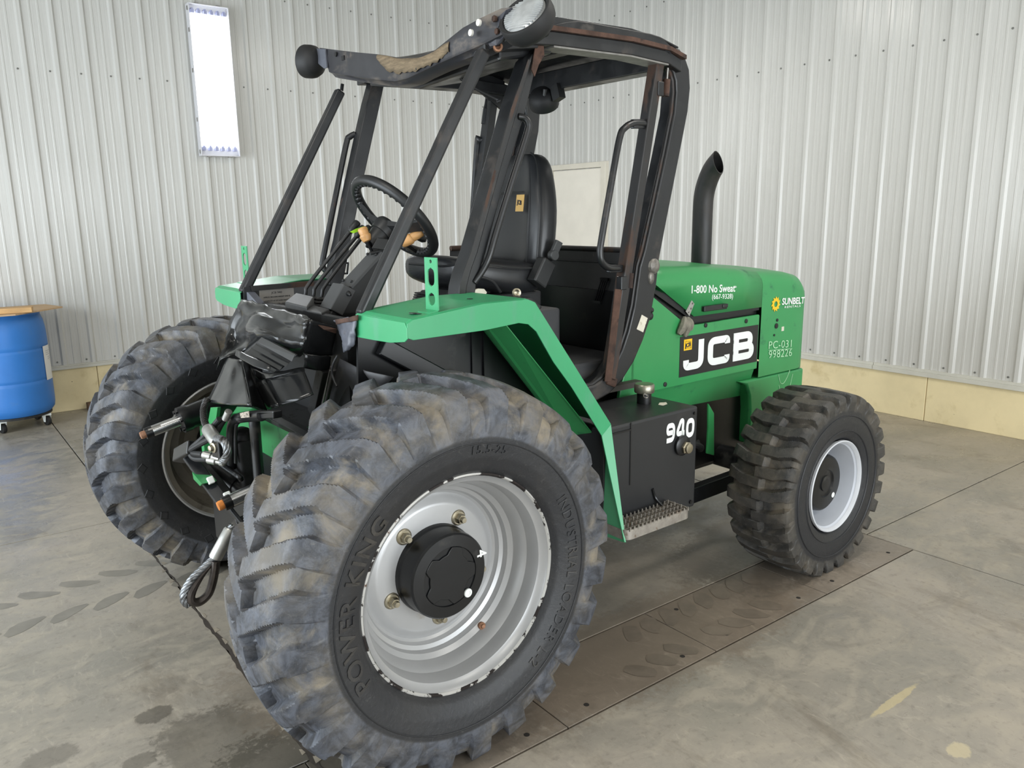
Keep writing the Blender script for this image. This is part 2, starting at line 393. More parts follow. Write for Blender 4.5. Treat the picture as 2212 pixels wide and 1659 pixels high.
STAINS = [(.70, 2.02, .26, .34, WET, .8, .2), (.60, 2.40, .20, .22, WET, .55, .25), (.464, 2.665, .065, .05, WET, .65, .25), (.15, 2.64, .09, .06, WET, .45, .3), (.37, 2.44, .06, .045, WET, .55, .3),
          (1.05, 2.55, .42, .35, BRN, .4, .4), (2.0, 2.35, 1.1, .55, S(110, 103, 92), .5, .4), (2.2, 1.95, 1.0, .3, S(116, 102, 87), .45, .45), (3.3, 2.2, .7, .4, S(98, 91, 82), .55, .4),
          (2.50, 1.165, .165, .016, S(196, 180, 138), .62, .6), (2.40, .91, .05, .035, S(200, 186, 150), .6, .6)]
m_floor = floor_mat('stained concrete', S(158, 150, 138), S(138, 133, 123), S(170, 161, 145), .40, S(112, 103, 90))
m_trench = floor_mat('brown stained trench cover', S(136, 126, 114), S(122, 113, 102), S(144, 133, 119), .44, S(92, 82, 72))
m_gap = M('dark joint', S(40, 36, 32), .9)
g = G(); g.box((-7, -7, -.12), (XR + .1, YL + .1, -.014)); fl = struct(obj('floor', g, m_gap, None, 0))
J = .0035
for (x0, x1, y0, y1) in [(-7, .80, 2.12, 4.69), (-7, .80, 4.69, YL), (.80, 3.775, 2.12, YL), (3.775, XR, 1.985, YL), (3.775, XR, -7, 1.985), (-7, 3.775, -7, 1.742)]:
    g = G(); g.box((x0 + J, y0 + J, -.014), (x1 - J, y1 - J, 0)); obj('slab', g, m_floor, fl, 0, bevel=.0025)
for k in range(14):
    x1 = 3.775 - k * .7497; g = G(); g.box((x1 - .7497 + .002, 1.742 + .004, -.014), (x1 - .002, 2.12 - .004, -.0005)); obj('trench_cover', g, m_trench, fl, 0, bevel=.0015)
    g = G()
    for hx in (-.13, -.62):
        for hy in (1.80, 2.06): g.lathe([(.010, -.0003), (.010, .0004)], (x1 + hx, hy, -.0004), (0, 0, 1), 12)
    obj('bolt_hole', g, m_gap, fl)
# old wet tread prints on the floor: flat marks
m_print = M('damp tread print', S(124, 119, 109), .30, var=.12, vscale=9)
m_print2 = M('dry brown tread print', S(112, 102, 90), .42, var=.15, vscale=9)
def tread_prints(mat, x0, y0, dx, dy, n, wid, ln, skip=.2, jit=.03):
    g = G(); d = V((dx, dy, 0)); L = d.length; d.normalize(); q = V((-d.y, d.x, 0))
    for i in range(n):
        for sd in (-1, 1):
            if random.random() < skip: continue
            c = V((x0, y0, 0)) + d * (L * (i + .5 * (sd > 0)) / n) + q * sd * wid * .5
            a = d * .62 + q * (.78 * sd); b = V((-a.y, a.x, 0)); pts = []
            for k in range(10):
                t = 2 * pi * k / 10; pts.append(c + a * cos(t) * ln * random.uniform(.75, 1.1) * .5 + b * sin(t) * ln * .26 * random.uniform(.8, 1.2) + V((0, 0, .0007)))
            g.add(pts, [tuple(range(10))])
    o = obj('tread_print', g, mat, fl, 0); o['kind'] = 'stuff'
tread_prints(m_print2, 1.95, 1.93, 1.0, .02, 9, .20, .15, .15)
g = G()      # two rows of wet chevron prints trailing off the far front tyre
for row, (oy, sg) in enumerate(((.0, 1), (-.20, -1))):
    for i in range(12):
        c = V((1.02 - i * .165 + .08 * row, 3.93 + oy - .010 * i - .006 * i * (i > 5), 0)); P = []
        for t, w in ((0, .012), (.25, .040), (.5, .050), (.75, .046), (1, .022)): P.append((t, w * random.uniform(.85, 1.15)))
        ax = V((-.86, .34 * sg, 0)); bx_ = V((-.35, -.8 * sg, 0)); up = [c + ax * (t * .19) + bx_ * (w - .035 * t * t) for t, w in P]; dn = [c + ax * (t * .19) - bx_ * (w * .75 + .035 * t * t) for t, w in P]
        q = [p + V((0, 0, .0006)) for p in up + dn[::-1]]; g.add(q, [tuple(range(len(q)))])
o = obj('tread_print', g, m_print, fl, 0); o['kind'] = 'stuff'
# chipped, dirt filled crack along the joint by the near wheel
g = G(); g2 = G(); rows = []; yy = 1.9
while yy < 5.4:
    x = .80 + .004 * math.sin(yy * 9) + random.uniform(-.003, .003); w = random.uniform(.004, .011) * (1.2 if yy < 3.2 else .6)
    rows.append([(x - w, yy, .0008), (x + w * random.uniform(.6, 1.3), yy, .0008)]); yy += .035
g.loft(rows, False, False); obj('joint_crack', g, M('crack dirt', S(62, 55, 48), .9, var=.2, vscale=30), fl, 0)
yy = 2.0
while yy < 4.6:
    x = .80 + random.choice((-1, 1)) * .012; a = random.uniform(.01, .03); b = random.uniform(.02, .06)
    g2.add([(x - a * .4, yy, .001), (x + a * .5, yy + b * .2, .001), (x + a * .3, yy + b * .8, .001), (x - a * .2, yy + b, .001)], [(0, 1, 2, 3)]); yy += random.uniform(.05, .16)
o = obj('joint_chip', g2, M('pale chipped concrete', S(150, 140, 124), .85, var=.15, vscale=30), fl, 0); o['kind'] = 'stuff'

# ------------------------------------------------------------------ the machine: x towards its rear, y away from the camera, z up
FK = thing('forklift', 'green and black rough terrain forklift without its mast, front sheet metal crushed', 'forklift', (1.1734, 1.7994, 0), .025)
CY = 1.06
def mir(p): return (p[0], 2 * CY - p[1], p[2])
def prof_interp(pr, s):
    n = len(pr) - 1; x = max(0, min(.99999, s)) * n; i = int(x); t = x - i
    return (pr[i][0] * (1 - t) + pr[i + 1][0] * t, pr[i][1] * (1 - t) + pr[i + 1][1] * t)
def sstep(a, b, x):
    t = max(0, min(1, (x - a) / (b - a))); return t * t * (3 - 2 * t)
def resample(P, n):
    L = [0]
    for a, b in zip(P, P[1:]): L.append(L[-1] + sqrt((a[0] - b[0]) ** 2 + (a[1] - b[1]) ** 2))
    out = []
    for k in range(n):
        d = L[-1] * k / (n - 1); i = 0
        while i < len(L) - 2 and L[i + 1] < d: i += 1
        t = (d - L[i]) / max(1e-9, L[i + 1] - L[i]); out.append((P[i][0] * (1 - t) + P[i + 1][0] * t, P[i][1] * (1 - t) + P[i + 1][1] * t))
    return out
# tyre rubber; "dust" is dirt packed on the lugs and between them
def tyre_mat(name, base, lite, dustc, amt):
    m = bpy.data.materials.new(name); t = NT(m)
    at = t.n('ShaderNodeAttribute'); at.attribute_name = 'dust'
    n1 = t.noise(5, 7, .65, O3, .5); n2 = t.noise(16, 7, .7, O3, .8); n3 = t.noise(2.2, 4)
    col = t.mix(t.ramp(n2, .35, .68), base, lite)
    col = t.mix(t.ramp(at.outputs['Fac'], .10, .34), S(34, 35, 38), col)
    k = t.math('MULTIPLY', t.math('MULTIPLY', t.ramp(n1, .40, .66), t.ramp(n3, .30, .62)), t.math('MULTIPLY', at.outputs['Fac'], amt))
    col = t.mix(k, col, dustc)
    k2 = t.math('MULTIPLY', t.ramp(t.noise(38, 8, .75, (1, 1, 1), 2.0), .56, .70), t.fmix(t.ramp(at.outputs['Fac'], .10, .34), .22, .42))
    col = t.mix(k2, col, S(118, 116, 112))
    t.link(col, t.b.inputs['Base Color']); t.link(t.fmix(k, .50, .85), t.b.inputs['Roughness'])
    t.bump(t.math('ADD', t.noise(70, 5, .65), t.math('MULTIPLY', t.noise(18, 6, .7, O3, 1.0), 1.2)), .28, .004); return m
m_tyre = tyre_mat('worn dusty tyre rubber', S(47, 49, 54), S(84, 88, 97), S(150, 138, 116), .85)
m_tyre2 = tyre_mat('rear tyre rubber', S(42, 42, 42), S(66, 64, 61), S(122, 112, 96), .8)

def tyre(name, cx, cy, cz, sgn, carc, lugp, ncount, skew, wfrac, reach, parent, mat, NA, NS, kink=0, twist=0, side=.40, ph=0.0):
    """carcass and lug-top profiles are (y, r) half lists from bead to centre; blended by a lug mask.
    sgn=+1: profile side -y is the outer one."""
    def full(h): return h + [(-y, r) for y, r in reversed(h[:-1])]
    A = resample(full(carc), NS); B = resample(full(lugp), NS)
    ymax = max(abs(y) for y, r in lugp)
    g = G(); dust = []
    pitch = 2 * pi / ncount
    for i in range(NA):
        phi = 2 * pi * i / NA
        for j in range(NS):
            ya, ra = A[j]; yb, rb = B[j]
            s = j / (NS - 1)
            m = 0.0
            for half in (-1, 1):
                # u: 0 at that side's shoulder ring, 1 at the centre line
                yy = (yb if half == -1 else -yb) + ymax
                u = yy / ymax
                ringed = sstep(side, side + .006, rb) if u < .6 else 1.0
                if u > reach + .2: continue
                tread = max(0.0, (u - .10) / .9)
                c = skew * tread + (kink * max(0, tread - .45) if kink else 0)
                d = (phi - c - ph - (0 if half == -1 else .5 * pitch)) / pitch
                d = abs(d - round(d)) * pitch * rb
                w = wfrac * pitch * rb * .5 * (1.0 - .10 * tread) + (.004 if tread == 0 else 0)
                e = 1 - sstep(w - .001, w + .007, d)
                e *= 1 - sstep(reach - .03, reach + .035, u)
                m = max(m, e * ringed)
            y = ya * (1 - m) + yb * m; r = ra * (1 - m) + rb * m
            x = r * cos(phi); z = r * sin(phi)
            dust.append((.25 + .75 * sstep(side - .02, side + .03, r)) * (.12 if rb < side else 1.0) * (1 - .55 * sstep(.5, 1, m)))
            zz = cz + z
            if zz < .004:                       # weight on the ground flattens the tyre
                y *= 1 + min(.06, (.004 - zz) * 1.2); zz = .001
            g.v.append((cx + x, cy + y * sgn, zz))
    for i in range(NA):
        k = (i + 1) % NA
        for j in range(NS - 1): g.f.append((i * NS + j, i * NS + j + 1, k * NS + j + 1, k * NS + j))
    me = mesh(name, g, mat, 32)
    at = me.attributes.new('dust', 'FLOAT', 'POINT'); at.data.foreach_set('value', dust)
    return obj(name, me, mat, parent)
F_C_OLD = [(-.158, .332), (-.180, .350), (-.196, .39), (-.202, .43), (-.203, .458), (-.200, .462), (-.199, .50), (-.192, .535), (-.172, .560), (-.12, .578), (-.06, .584), (0, .586)]
F_C = [(-.158, .332), (-.180, .350), (-.196, .39), (-.202, .43), (-.203, .458), (-.200, .462), (-.194, .498), (-.180, .528), (-.152, .550), (-.10, .562), (-.05, .567), (0, .569)]
F_L = [(-.158, .332), (-.180, .350), (-.196, .39), (-.202, .43), (-.203, .458), (-.204, .462), (-.201, .51), (-.188, .562), (-.168, .583), (-.12, .594), (-.06, .602), (0, .605)]
F_L_OLD = [(-.158, .332), (-.180, .350), (-.196, .39), (-.202, .43), (-.203, .458), (-.205, .462), (-.210, .52), (-.205, .578), (-.196, .596), (-.13, .610), (-.06, .616), (0, .618)]
R_C = [(-.118, .212), (-.138, .228), (-.150, .262), (-.152, .30), (-.150, .335), (-.148, .362), (-.147, .368), (-.143, .385), (-.130, .396), (-.09, .402), (-.04, .405), (0, .405)]
R_L = [(-.118, .212), (-.138, .228), (-.150, .262), (-.152, .30), (-.150, .335), (-.148, .362), (-.150, .368), (-.156, .395), (-.152, .418), (-.135, .427), (-.09, .431), (-.04, .433), (0, .434)]

m_rimd = M('dusty and shaded inner rim', S(104, 99, 90), .6, .1, var=.15, vscale=6, layers=[(S(70, 66, 58), .5, .68, 8, 6, .7, O3)])  # dark brown-grey: dirt, plus shade inside the rim put into the colour
m_lip2 = M('white rim lip', S(206, 208, 212), .45, var=.05, layers=[(S(110, 92, 78), .66, .72, 14, 8, .8, O3)])
def rim(name, cx, yf, cz, s, prof, mat, parent, lip):   # prof: closed loop of (r, depth from the outer flange)
    P = prof + [prof[0]]
    g = G(); g.lathe([(r, t) for r, t in P], (cx, yf, cz), (0, s, 0), 96, False)
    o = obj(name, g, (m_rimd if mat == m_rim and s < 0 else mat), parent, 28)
    if mat == m_rim:
        g = G(); g.lathe([(.318, .3185), (.332, .3215), (.3375, .326), (.3375, .333), (.331, .336), (.320, .326), (.318, .3185)], (cx, yf, cz), (0, s, 0), 96, False); obj('rim_flange', g, m_rim, o, 40)
    g = G(); g.lathe([(r, t) for r, t in lip + [lip[0]]], (cx, yf, cz), (0, s, 0), 96, False); obj('rim_lip', g, (m_lip if mat == m_rim else m_lip2), o, 40)
    return o
RIMF = [(.326, .006), (.318, .020), (.306, .028), (.300, .045), (.296, .075), (.284, .090), (.276, .120), (.262, .132), (.258, .150), (.246, .156), (.240, .170), (.232, .176), (.222, .172), (.206, .160), (.196, .158), (.115, .158), (.115, .170), (.196, .170), (.225, .188), (.250, .182), (.266, .185), (.276, .20), (.290, .225), (.298, .28), (.304, .31), (.318, .318), (.334, .324), (.336, .330), (.330, .332), (.300, .318), (.29, .29), (.28, .24), (.27, .215), (.268, .19), (.282, .14), (.292, .10), (.31, .07), (.33, .03)]
LIPF = [(.3235, .018), (.328, .006), (.331, -.001), (.3355, .002), (.337, .012), (.333, .022), (.3285, .024)]
def lugnut(name, c, ax, r, parent, mat=m_zinc):
    g = G(); g.lathe([(r * 1.55, 0), (r * 1.5, .004), (r * 1.25, .007)], c, ax, 20)
    a = V(ax); g.lathe([(r, .006), (r, .020), (r * .86, .024)], c, ax, 6); g.lathe([(r * .58, .02), (r * .58, .032), (r * .5, .035)], c, ax, 14)
    return obj(name, g, mat, parent, 30)
def hub_front(cx, yd, cz, s, parent):      # planetary hub: base at depth yd, face towards -s
    g = G(); n = -s
    g.lathe([(.140, -.02), (.140, .012), (.137, .018), (.1355, .02), (.1355, .060), (.133, .076), (.128, .082), (.094, .084), (.092, .079), (.064, .079), (.062, .083), (.02, .084)], (cx, yd, cz), (0, n, 0), 64)
    h = obj('planetary_hub', g, m_under, parent, 30)
    g = G()   # raised star-shaped cap
    P = []
    for k in range(60):
        a = 2 * pi * k / 60; r = .082 + .010 * max(-1, min(1, 2.2 * cos(5 * a))); P.append((cx + r * cos(a), yd + n * .080, cz + r * sin(a)))
    g.prism(P, (0, n * .0045, 0)); obj('hub_cover', g, m_under, parent, 30, bevel=.002)
    g = G(); g.lathe([(.014, 0), (.014, .004), (.012, .006), (.007, .006), (.006, .003)], (cx + .062, yd + n * .082, cz - .072), (0, n, 0), 20); obj('drain_plug', g, m_white, parent)
    if s == 1:
        me = text_mesh('4', .05, .0004, .0006, 'CENTER'); place_text(me, (cx + .100, yd - .0835, cz + .040), (.1, 0, -1), (1, 0, .1), m_white, parent)
def front_wheel(cx, yf, s):
    w = rim('front_wheel', cx, yf, .59, s, RIMF, m_rim, FK, LIPF)
    tyre('tyre', cx, yf + s * .165, .59, s, F_C, F_L, 24, .185, .46, 1.10, w, m_tyre, 768, 92, side=.463, ph=.05)
    hub_front(cx, yf + s * .158, .59, s, w)
    for k in range(5):
        a = radians(57 + 72 * k); lugnut('wheel_nut', (cx + .166 * cos(a), yf + s * .158, .59 + .166 * sin(a)), (0, -s, 0), .0165, w)
    a = radians(-58); g = G(); c = V((cx + .272 * cos(a), yf + s * .122, .59 + .272 * sin(a)))
    g.lathe([(.012, -.004), (.012, .006), (.007, .010), (.006, .016), (.002, .018)], c, (-.3 * cos(a), -s, -.3 * sin(a)), 14); obj('valve_stem', g, m_copper, w)
    return w
fw1 = front_wheel(0, 0, 1)
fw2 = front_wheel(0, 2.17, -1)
# embossed sidewall lettering on the near tyre
def side_y(r):
    pr = F_C
    for a, b in zip(pr, pr[1:]):
        if a[1] <= r <= b[1] and b[1] > a[1]: return a[0] + (b[0] - a[0]) * (r - a[1]) / (b[1] - a[1])
    return -.2
def sidewall_text(txt, phi, r0, size, sx, bold, parent, sp=1.0):
    me = text_mesh(txt, size, .0012, bold, 'CENTER', sp)
    for v in me.vertices:
        x, y, z = v.co; a = phi - x * sx / (r0 + size * .35); r = r0 + y
        v.co = (r * cos(a), .165 + side_y(r) - .0008 - (z + .0012), .59 + r * sin(a))
    me.materials.append(m_tyre); me.flip_normals()
    at = me.attributes.new('dust', 'FLOAT', 'POINT'); at.data.foreach_set('value', [.12] * len(me.vertices))
    o = obj('sidewall_lettering', me, m_tyre, parent)
sidewall_text('POWER KING', radians(170), .368, .070, 1.08, .0012, fw1, 1.12)
sidewall_text('15.5-25', radians(80), .402, .036, 1.1, 0, fw1, 1.1)
sidewall_text('INDUSTRIAL LOADER L-2', radians(-13), .382, .047, 1.0, 0, fw1, 1.15)
g = G(); g.lathe([(.431, .165 + side_y(.431) - .0015), (.433, .165 + side_y(.433) - .003), (.435, .165 + side_y(.435) - .0015)], (0, 0, .59), (0, 1, 0), 96, False); obj('sidewall_ring', g, m_tyre, fw1)
# raised diamonds on the inner sidewall of the far tyre
g = G()
for k in range(22):
    a = 2 * pi * k / 22
    if True:
        Q = [(.405, a), (.428, a + .06), (.452, a), (.428, a - .06)]
        out = [(r * cos(b), 2.005 + side_y(r) - .0005, .59 + r * sin(b)) for r, b in Q]; inn = [(r_ * cos(b_), 2.005 + side_y(r_) - .0022, .59 + r_ * sin(b_)) for (r, b) in Q for (r_, b_) in [(.428 + (r - .428) * .86, a + (b - a) * .86)]]
        g.loft([out, inn], True, False)
o = obj('diamond_mark', g, m_tyre, fw2, 20); o['kind'] = 'stuff'

RIMR = [(.206, .004), (.200, .018), (.194, .026), (.190, .06), (.182, .10), (.176, .14), (.170, .17), (.150, .182), (.09, .182), (.09, .194), (.155, .194), (.178, .19), (.19, .22), (.206, .236), (.214, .242), (.21, .236), (.196, .21), (.188, .15), (.196, .08), (.206, .03)]
LIPR = [(.200, .016), (.206, .004), (.210, -.001), (.2145, .002), (.215, .012), (.208, .02)]
def rear_wheel(cx, yf, s):
    cz = .408
    w = rim('rear_wheel', cx, yf, cz, s, RIMR, m_rimw, FK, LIPR)
    tyre('tyre', cx, yf + s * .145, cz, s, R_C, R_L, 27, .11, .50, 1.16, w, m_tyre2, 810, 80, kink=-.10, side=.367)
    g = G()
    for rr_ in (.262, .330): g.lathe([(rr_ - .003, .0), (rr_, -.003), (rr_ + .003, .0)], (cx, yf + s * (.145 + (-.1505 if rr_ < .3 else -.1515)), cz), (0, s, 0), 80, False)
    obj('sidewall_ring', g, m_tyre2, w)
    g = G(); n = -s
    g.lathe([(.142, -.04), (.142, .05), (.138, .055), (.135, .10), (.130, .118), (.122, .124), (.066, .126), (.062, .120), (.038, .120), (.036, .126), (.01, .127)], (cx, yf + s * .182, cz), (0, n, 0), 56); obj('planetary_hub', g, m_under, w, 30)
    g = G(); g.lathe([(.013, 0), (.013, .006), (.008, .007)], (cx + .070, yf + s * .062, cz - .072), (0, n, 0), 18); obj('drain_plug', g, m_white, w)
    for k in range(8):
        a = radians(22 + 45 * k); lugnut('wheel_nut', (cx + .158 * cos(a), yf + s * .176, cz + .158 * sin(a)), (0, n, 0), .010, w)
    return w
rear_wheel(2.085, .015, 1); rear_wheel(2.085, 2.105, -1)

# ---- axles and chassis
g = G(); g.lathe([(.12, .30), (.12, .36), (.075, .40), (.07, .75), (.13, .88), (.17, CY - .08), (.17, CY + .08), (.13, 1.24), (.07, 1.37), (.075, 1.72), (.12, 1.76), (.12, 1.82)], (0, 0, .59), (0, 1, 0), 32); obj('front_axle', g, m_under, FK, 30)
g = G(); g.lathe([(.08, .24), (.08, .40), (.06, .45), (.055, .8), (.11, .95), (.11, 1.17), (.055, 1.32), (.06, 1.67), (.08, 1.72), (.08, 1.88)], (2.085, 0, .408), (0, 1, 0), 28); obj('rear_axle', g, m_under, FK, 30)
for y in (.70, 1.34):
    g = G(); g.box((-.05, y, .46), (2.3, y + .08, .86)); obj('chassis_rail', g, m_under, FK, 0, bevel=.006)
g = G(); g.box((1.6, .72, .50), (2.62, 1.40, .72)); obj('engine_sump', g, m_under, FK, 0, bevel=.02)
g = G(); g.box((.45, .72, .40), (1.2, 1.40, .52)); obj('belly_plate', g, m_under, FK, 0, bevel=.02)
g = G(); g.bar((1.30, .50, .335), (2.03, .50, .345), .05, .075); obj('steering_link', g, m_under, FK, 0, bevel=.004)

# ---- fuel tank with step
g = G(); g.box((.80, .233, .435), (1.340, .56, .868)); tk = obj('fuel_tank', g, M('sooty black tank paint', S(33, 34, 36), .42, var=.12, vscale=3, layers=[(S(58, 56, 52), .60, .78, 5, 7, .6, O3)]), FK, 0, bevel=.010, seg=3)
gv = G(); gv.prism([(.938, .2325, .868), (.9385, .2325, .62), (.944, .2325, .62), (.943, .2325, .868)], (0, -.002, 0)); gv.box((.83, .228, .838), (.94, .2335, .8445)); obj('weld_seam', gv, m_under, tk)
g = strokes([([(.86, .5), (.14, .5), (.14, .86), (.86, .86), (.86, .14), (.10, .14)], False), ([(1.86, .0), (1.86, .96), (1.60, .96), (1.16, .34), (2.06, .34)], False), ([(2.36, .14), (3.06, .14), (3.06, .86), (2.36, .86)], True)], .24, (1.142, .2322, .744), (1, 0, 0), (0, 0, 1), .0012, .3, .06)
for i, p in enumerate(g.v): g.v[i] = (1.142 + (p[0] - 1.142) * .054, p[1], .744 + (p[2] - .744) * .083)
obj('lettering', g, m_white, tk, label='white numerals on the black fuel tank')
g = G(); g.lathe([(.030, 0), (.030, .050)], (1.215, .415, .868), (0, 0, 1), 28); fn = obj('filler_neck', g, m_under, tk)
g = G(); g.lathe([(.040, 0), (.042, .004), (.042, .030), (.038, .036), (.012, .038)], (1.215, .415, .914), (0, 0, 1), 32); obj('filler_cap', g, m_cap, tk)
g = G(); g.tube(smooth_path([(1.18, .385, .916), (1.165, .372, .908), (1.172, .362, .905), (1.188, .372, .91)], 4, True), .0028, 6, True); obj('cap_chain', g, m_steel, tk)
g = G(); g.add([(1.235, .33, .869), (1.268, .335, .869), (1.29, .36, .869), (1.262, .372, .869), (1.232, .352, .869)], [(0, 1, 2, 3, 4)]); obj('torn_sticker', g, m_paper, tk, 0, solid=.0006)
g = G(); g.lathe([(.042, -.002), (.042, .012), (.036, .016)], (1.238, .233, .722), (0, -1, 0), 28); obj('gauge_boss', g, m_under, tk)
g = G(); g.lathe([(.027, .010), (.027, .024), (.022, .028)], (1.250, .233, .712), (0, -1, 0), 6); g.lathe([(.020, .026), (.020, .036), (.015, .037)], (1.250, .233, .712), (0, -1, 0), 18); obj('gauge_plug', g, m_zinc, tk, 30)
g = G(); g.lathe([(.007, 0), (.007, .006)], (1.315, .233, .842), (0, -1, 0), 6); g.lathe([(.009, 0), (.009, .006)], (1.31, .233, .462), (0, -1, 0), 6); obj('tank_bolt', g, m_under, tk)
# serrated step
st = G()
xs0, xs1, y0s, y1s, zs = .800, 1.165, .112, .248, .505
P = []
for (cx_, cy_, a0) in ((xs1 - .03, y0s + .03, -90), (xs1 - .03, y1s - .03, 0), (xs0 + .03, y1s - .03, 90), (xs0 + .03, y0s + .03, 180)):
    for k in range(6): a = radians(a0 + 18 * k); P.append((cx_, cy_, cos(a), sin(a)))
st.loft([[(x + .03 * c, y + .03 * s_, zs - .038), (x + .03 * c, y + .03 * s_, zs), (x + .024 * c, y + .024 * s_, zs), (x + .024 * c, y + .024 * s_, zs - .038)] for x, y, c, s_ in P + [P[0]]], True, False)
stp = obj('step', st, m_galv, FK, 30)
for k in range(4):
    yy = y0s + .027 + k * .027
    g = G(); g.box((xs0 + .01, yy - .0025, zs - .03), (xs1 - .01, yy + .0025, zs - .004)); obj('step_bar', g, m_galv, stp)
g = G()
for k in range(5):
    yy = y0s + .001 + k * (y1s - y0s - .002) / 4
    for j in range(16):
        xx = xs0 + .02 + j * (xs1 - xs0 - .04) / 15
        g.prism([(xx - .005, yy - .002, zs - .005), (xx + .005, yy - .002, zs - .005), (xx + .002, yy - .002, zs + .011), (xx - .002, yy - .002, zs + .011)], (0, .004, 0))
o = obj('step_tooth', g, m_galv, stp); o['kind'] = 'stuff'
g = G(); g.tube(smooth_path([(1.10, .205, zs), (1.085, .228, zs + .03), (1.07, .230, zs + .07)], 4), .006, 8); g.bar((.86, .225, zs - .02), (.86, .30, zs - .03), .03, .02, (1, 0, 0)); g.bar((1.12, .225, zs - .02), (1.12, .30, zs - .03), .03, .02, (1, 0, 0)); obj('step_bracket', g, m_under, stp)

# ---- fenders (sheet metal): top, sloped rear, lower leg, outer skirt, front face
def fender(near):
    f = (lambda p: p) if near else mir
    T = .004
    # outline of the outer skirt at y=.23 (outer edge then inner edge)
    OUT = [(-.020, 1.335), (.0, 1.345), (.26, 1.372), (.44, 1.372), (.470, 1.360), (.832, .882)]
    INN = [(-.018, 1.292), (.0, 1.285), (.26, 1.288), (.40, 1.298), (.44, 1.290), (.475, 1.262), (.55, 1.15), (.634, 1.050), (.785, .845)]
    Y0, Y1 = .23, .545
    g = G()
    g.prism([f((x, Y0, z)) for x, z in OUT] + [f((x, Y0, z)) for x, z in reversed(INN)], f((0, .005, 0)) if near else (0, -.005, 0))
    # top and slope, with a soft edge
    PTH = [(-.018, 1.338), (.0, 1.347), (.26, 1.374), (.44, 1.374), (.472, 1.361), (.832, .884)]
    rings = []
    for x, z in PTH:
        rings.append([f((x, Y0, z - .012)), f((x, Y0 + .004, z - .003)), f((x, Y0 + .014, z)), f((x, Y1, z)), f((x, Y1, z - T)), f((x, Y0 + .014, z - T - .001))])
    g.loft(rings)
    # lower leg plate, set across the machine
    g.prism([f((.832, .23, .882)), f((.806, .120, .457)), f((.800, .124, .463)), f((.786, .232, .846))], f((0, .005, 0)) if near else (0, -.005, 0))
    g.prism([f((.812, .236, .862)), f((.836, .40, .81)), f((.830, .40, .77)), f((.800, .267, .448)), f((.801, .124, .458))], (.005, 0, 0))
    g.prism([f((.836, .40, .81)), f((.836, .545, .80)), f((.842, .545, .77)), f((.836, .40, .77))], (.004, 0, 0))
    # front face with rounded outer lower corner
    fr = [(Y0 + .012, 1.338), (Y1, 1.336), (Y1, 1.262), (.44, 1.264), (.33, 1.268), (Y0 + .016, 1.280), (Y0, 1.29), (Y0 - .0, 1.322)]
    g.prism([f((-.022, y, z)) for y, z in fr], (.004, 0, 0))
    fe = obj('front_fender', g, m_greenlit, FK, 0, bevel=.0025)
    # folded inner plate seen below the slope
    g = G()
    g.prism([f((.40, .30, 1.285)), f((.40, .43, 1.285)), f((.80, .43, .80)), f((.80, .30, .84))], (.004, 0, 0))
    g.prism([f((.40, .43, 1.285)), f((.44, .54, 1.285)), f((.86, .54, .79)), f((.80, .43, .80))], (.004, 0, 0))
    obj('fender_stiffener', g, m_green, fe, 0)
    # slotted mirror bracket
    b0 = V((.105, .288, 1.352))
    bw = .034; BH = .168
    g = G()
    Y = lambda t, w: f((b0.x + .0, b0.y + w, b0.z + t))
    segs = [(0, .022, None), (.022, .062, .019), (.062, .080, None), (.080, .138, .019), (.138, .150, None), (.150, .162, .007), (.162, BH, None)]
    for a, b, hole in segs:
        if hole is None: g.prism([Y(a, -bw), Y(a, bw), Y(b, bw), Y(b, -bw)], (.004, 0, 0))
        else:
            n = 8; mid = []
            for sgn in (-1, 1):
                Q = []
                for k in range(n + 1):
                    t = k / n; h = (b - a) * t; rr = min(hole, (b - a) / 2)
                    wv = hole
                    if h < rr: wv = hole * sqrt(max(0, 1 - ((rr - h) / rr) ** 2))
                    elif h > (b - a) - rr: wv = hole * sqrt(max(0, 1 - ((h - (b - a) + rr) / rr) ** 2))
                    Q.append((a + h, wv))
                for (t1, w1), (t2, w2) in zip(Q, Q[1:]): g.prism([Y(t1, sgn * bw), Y(t1, sgn * w1), Y(t2, sgn * w2), Y(t2, sgn * bw)], (.004, 0, 0))
    g.prism([f((b0.x - .03, b0.y - bw, 1.353)), f((b0.x + .004, b0.y - bw, 1.358)), f((b0.x + .004, b0.y + bw, 1.358)), f((b0.x - .03, b0.y + bw, 1.353))], (0, 0, .004))
    obj('slotted_bracket', g, m_greenlit, fe, 0)
    return fe
fe1 = fender(True); fe2 = fender(False)
g = G(); g.lathe([(.022, 0), (.022, .0012)], (.055, .30, 1.3535), (.1, 0, 1), 20); obj('grommet', g, m_under, fe1)
g = G(); g.lathe([(.010, 0), (.010, .001)], (.30, .36, 1.3745), (0, 0, 1), 20); obj('grommet', g, m_under, fe1)

# ---- engine hood
def hood_ring(x, w, zt, zb, rr, crown):   # half-width ring, near side to far side
    R_ = []
    y0, y1 = CY - w, CY + w
    R_.append((x, y0, zb)); 
    for k in range(7):
        a = pi / 2 * k / 6; R_.append((x, y0 + rr - rr * cos(a), zt - rr + rr * sin(a)))
    for k in range(1, 8):
        t = k / 8; R_.append((x, y0 + rr + (2 * w - 2 * rr) * t, zt + crown * sin(pi * t)))
    for k in range(7):
        a = pi / 2 * (1 - k / 6); R_.append((x, y1 - rr + rr * cos(a), zt - rr + rr * sin(a)))
    R_.append((x, y1, zb)); return R_
W_ = CY - .60
g = G()
st_ = [(1.40, 1.432), (1.55, 1.428), (1.75, 1.416), (1.95, 1.402), (2.12, 1.386), (2.282, 1.368)]
def zfront(x):     # lower edge of the upper panel: slanted front, then the horizontal shut line
    return 1.165 if x > 1.745 else 1.165 + (1.745 - x) * .62
rings = []
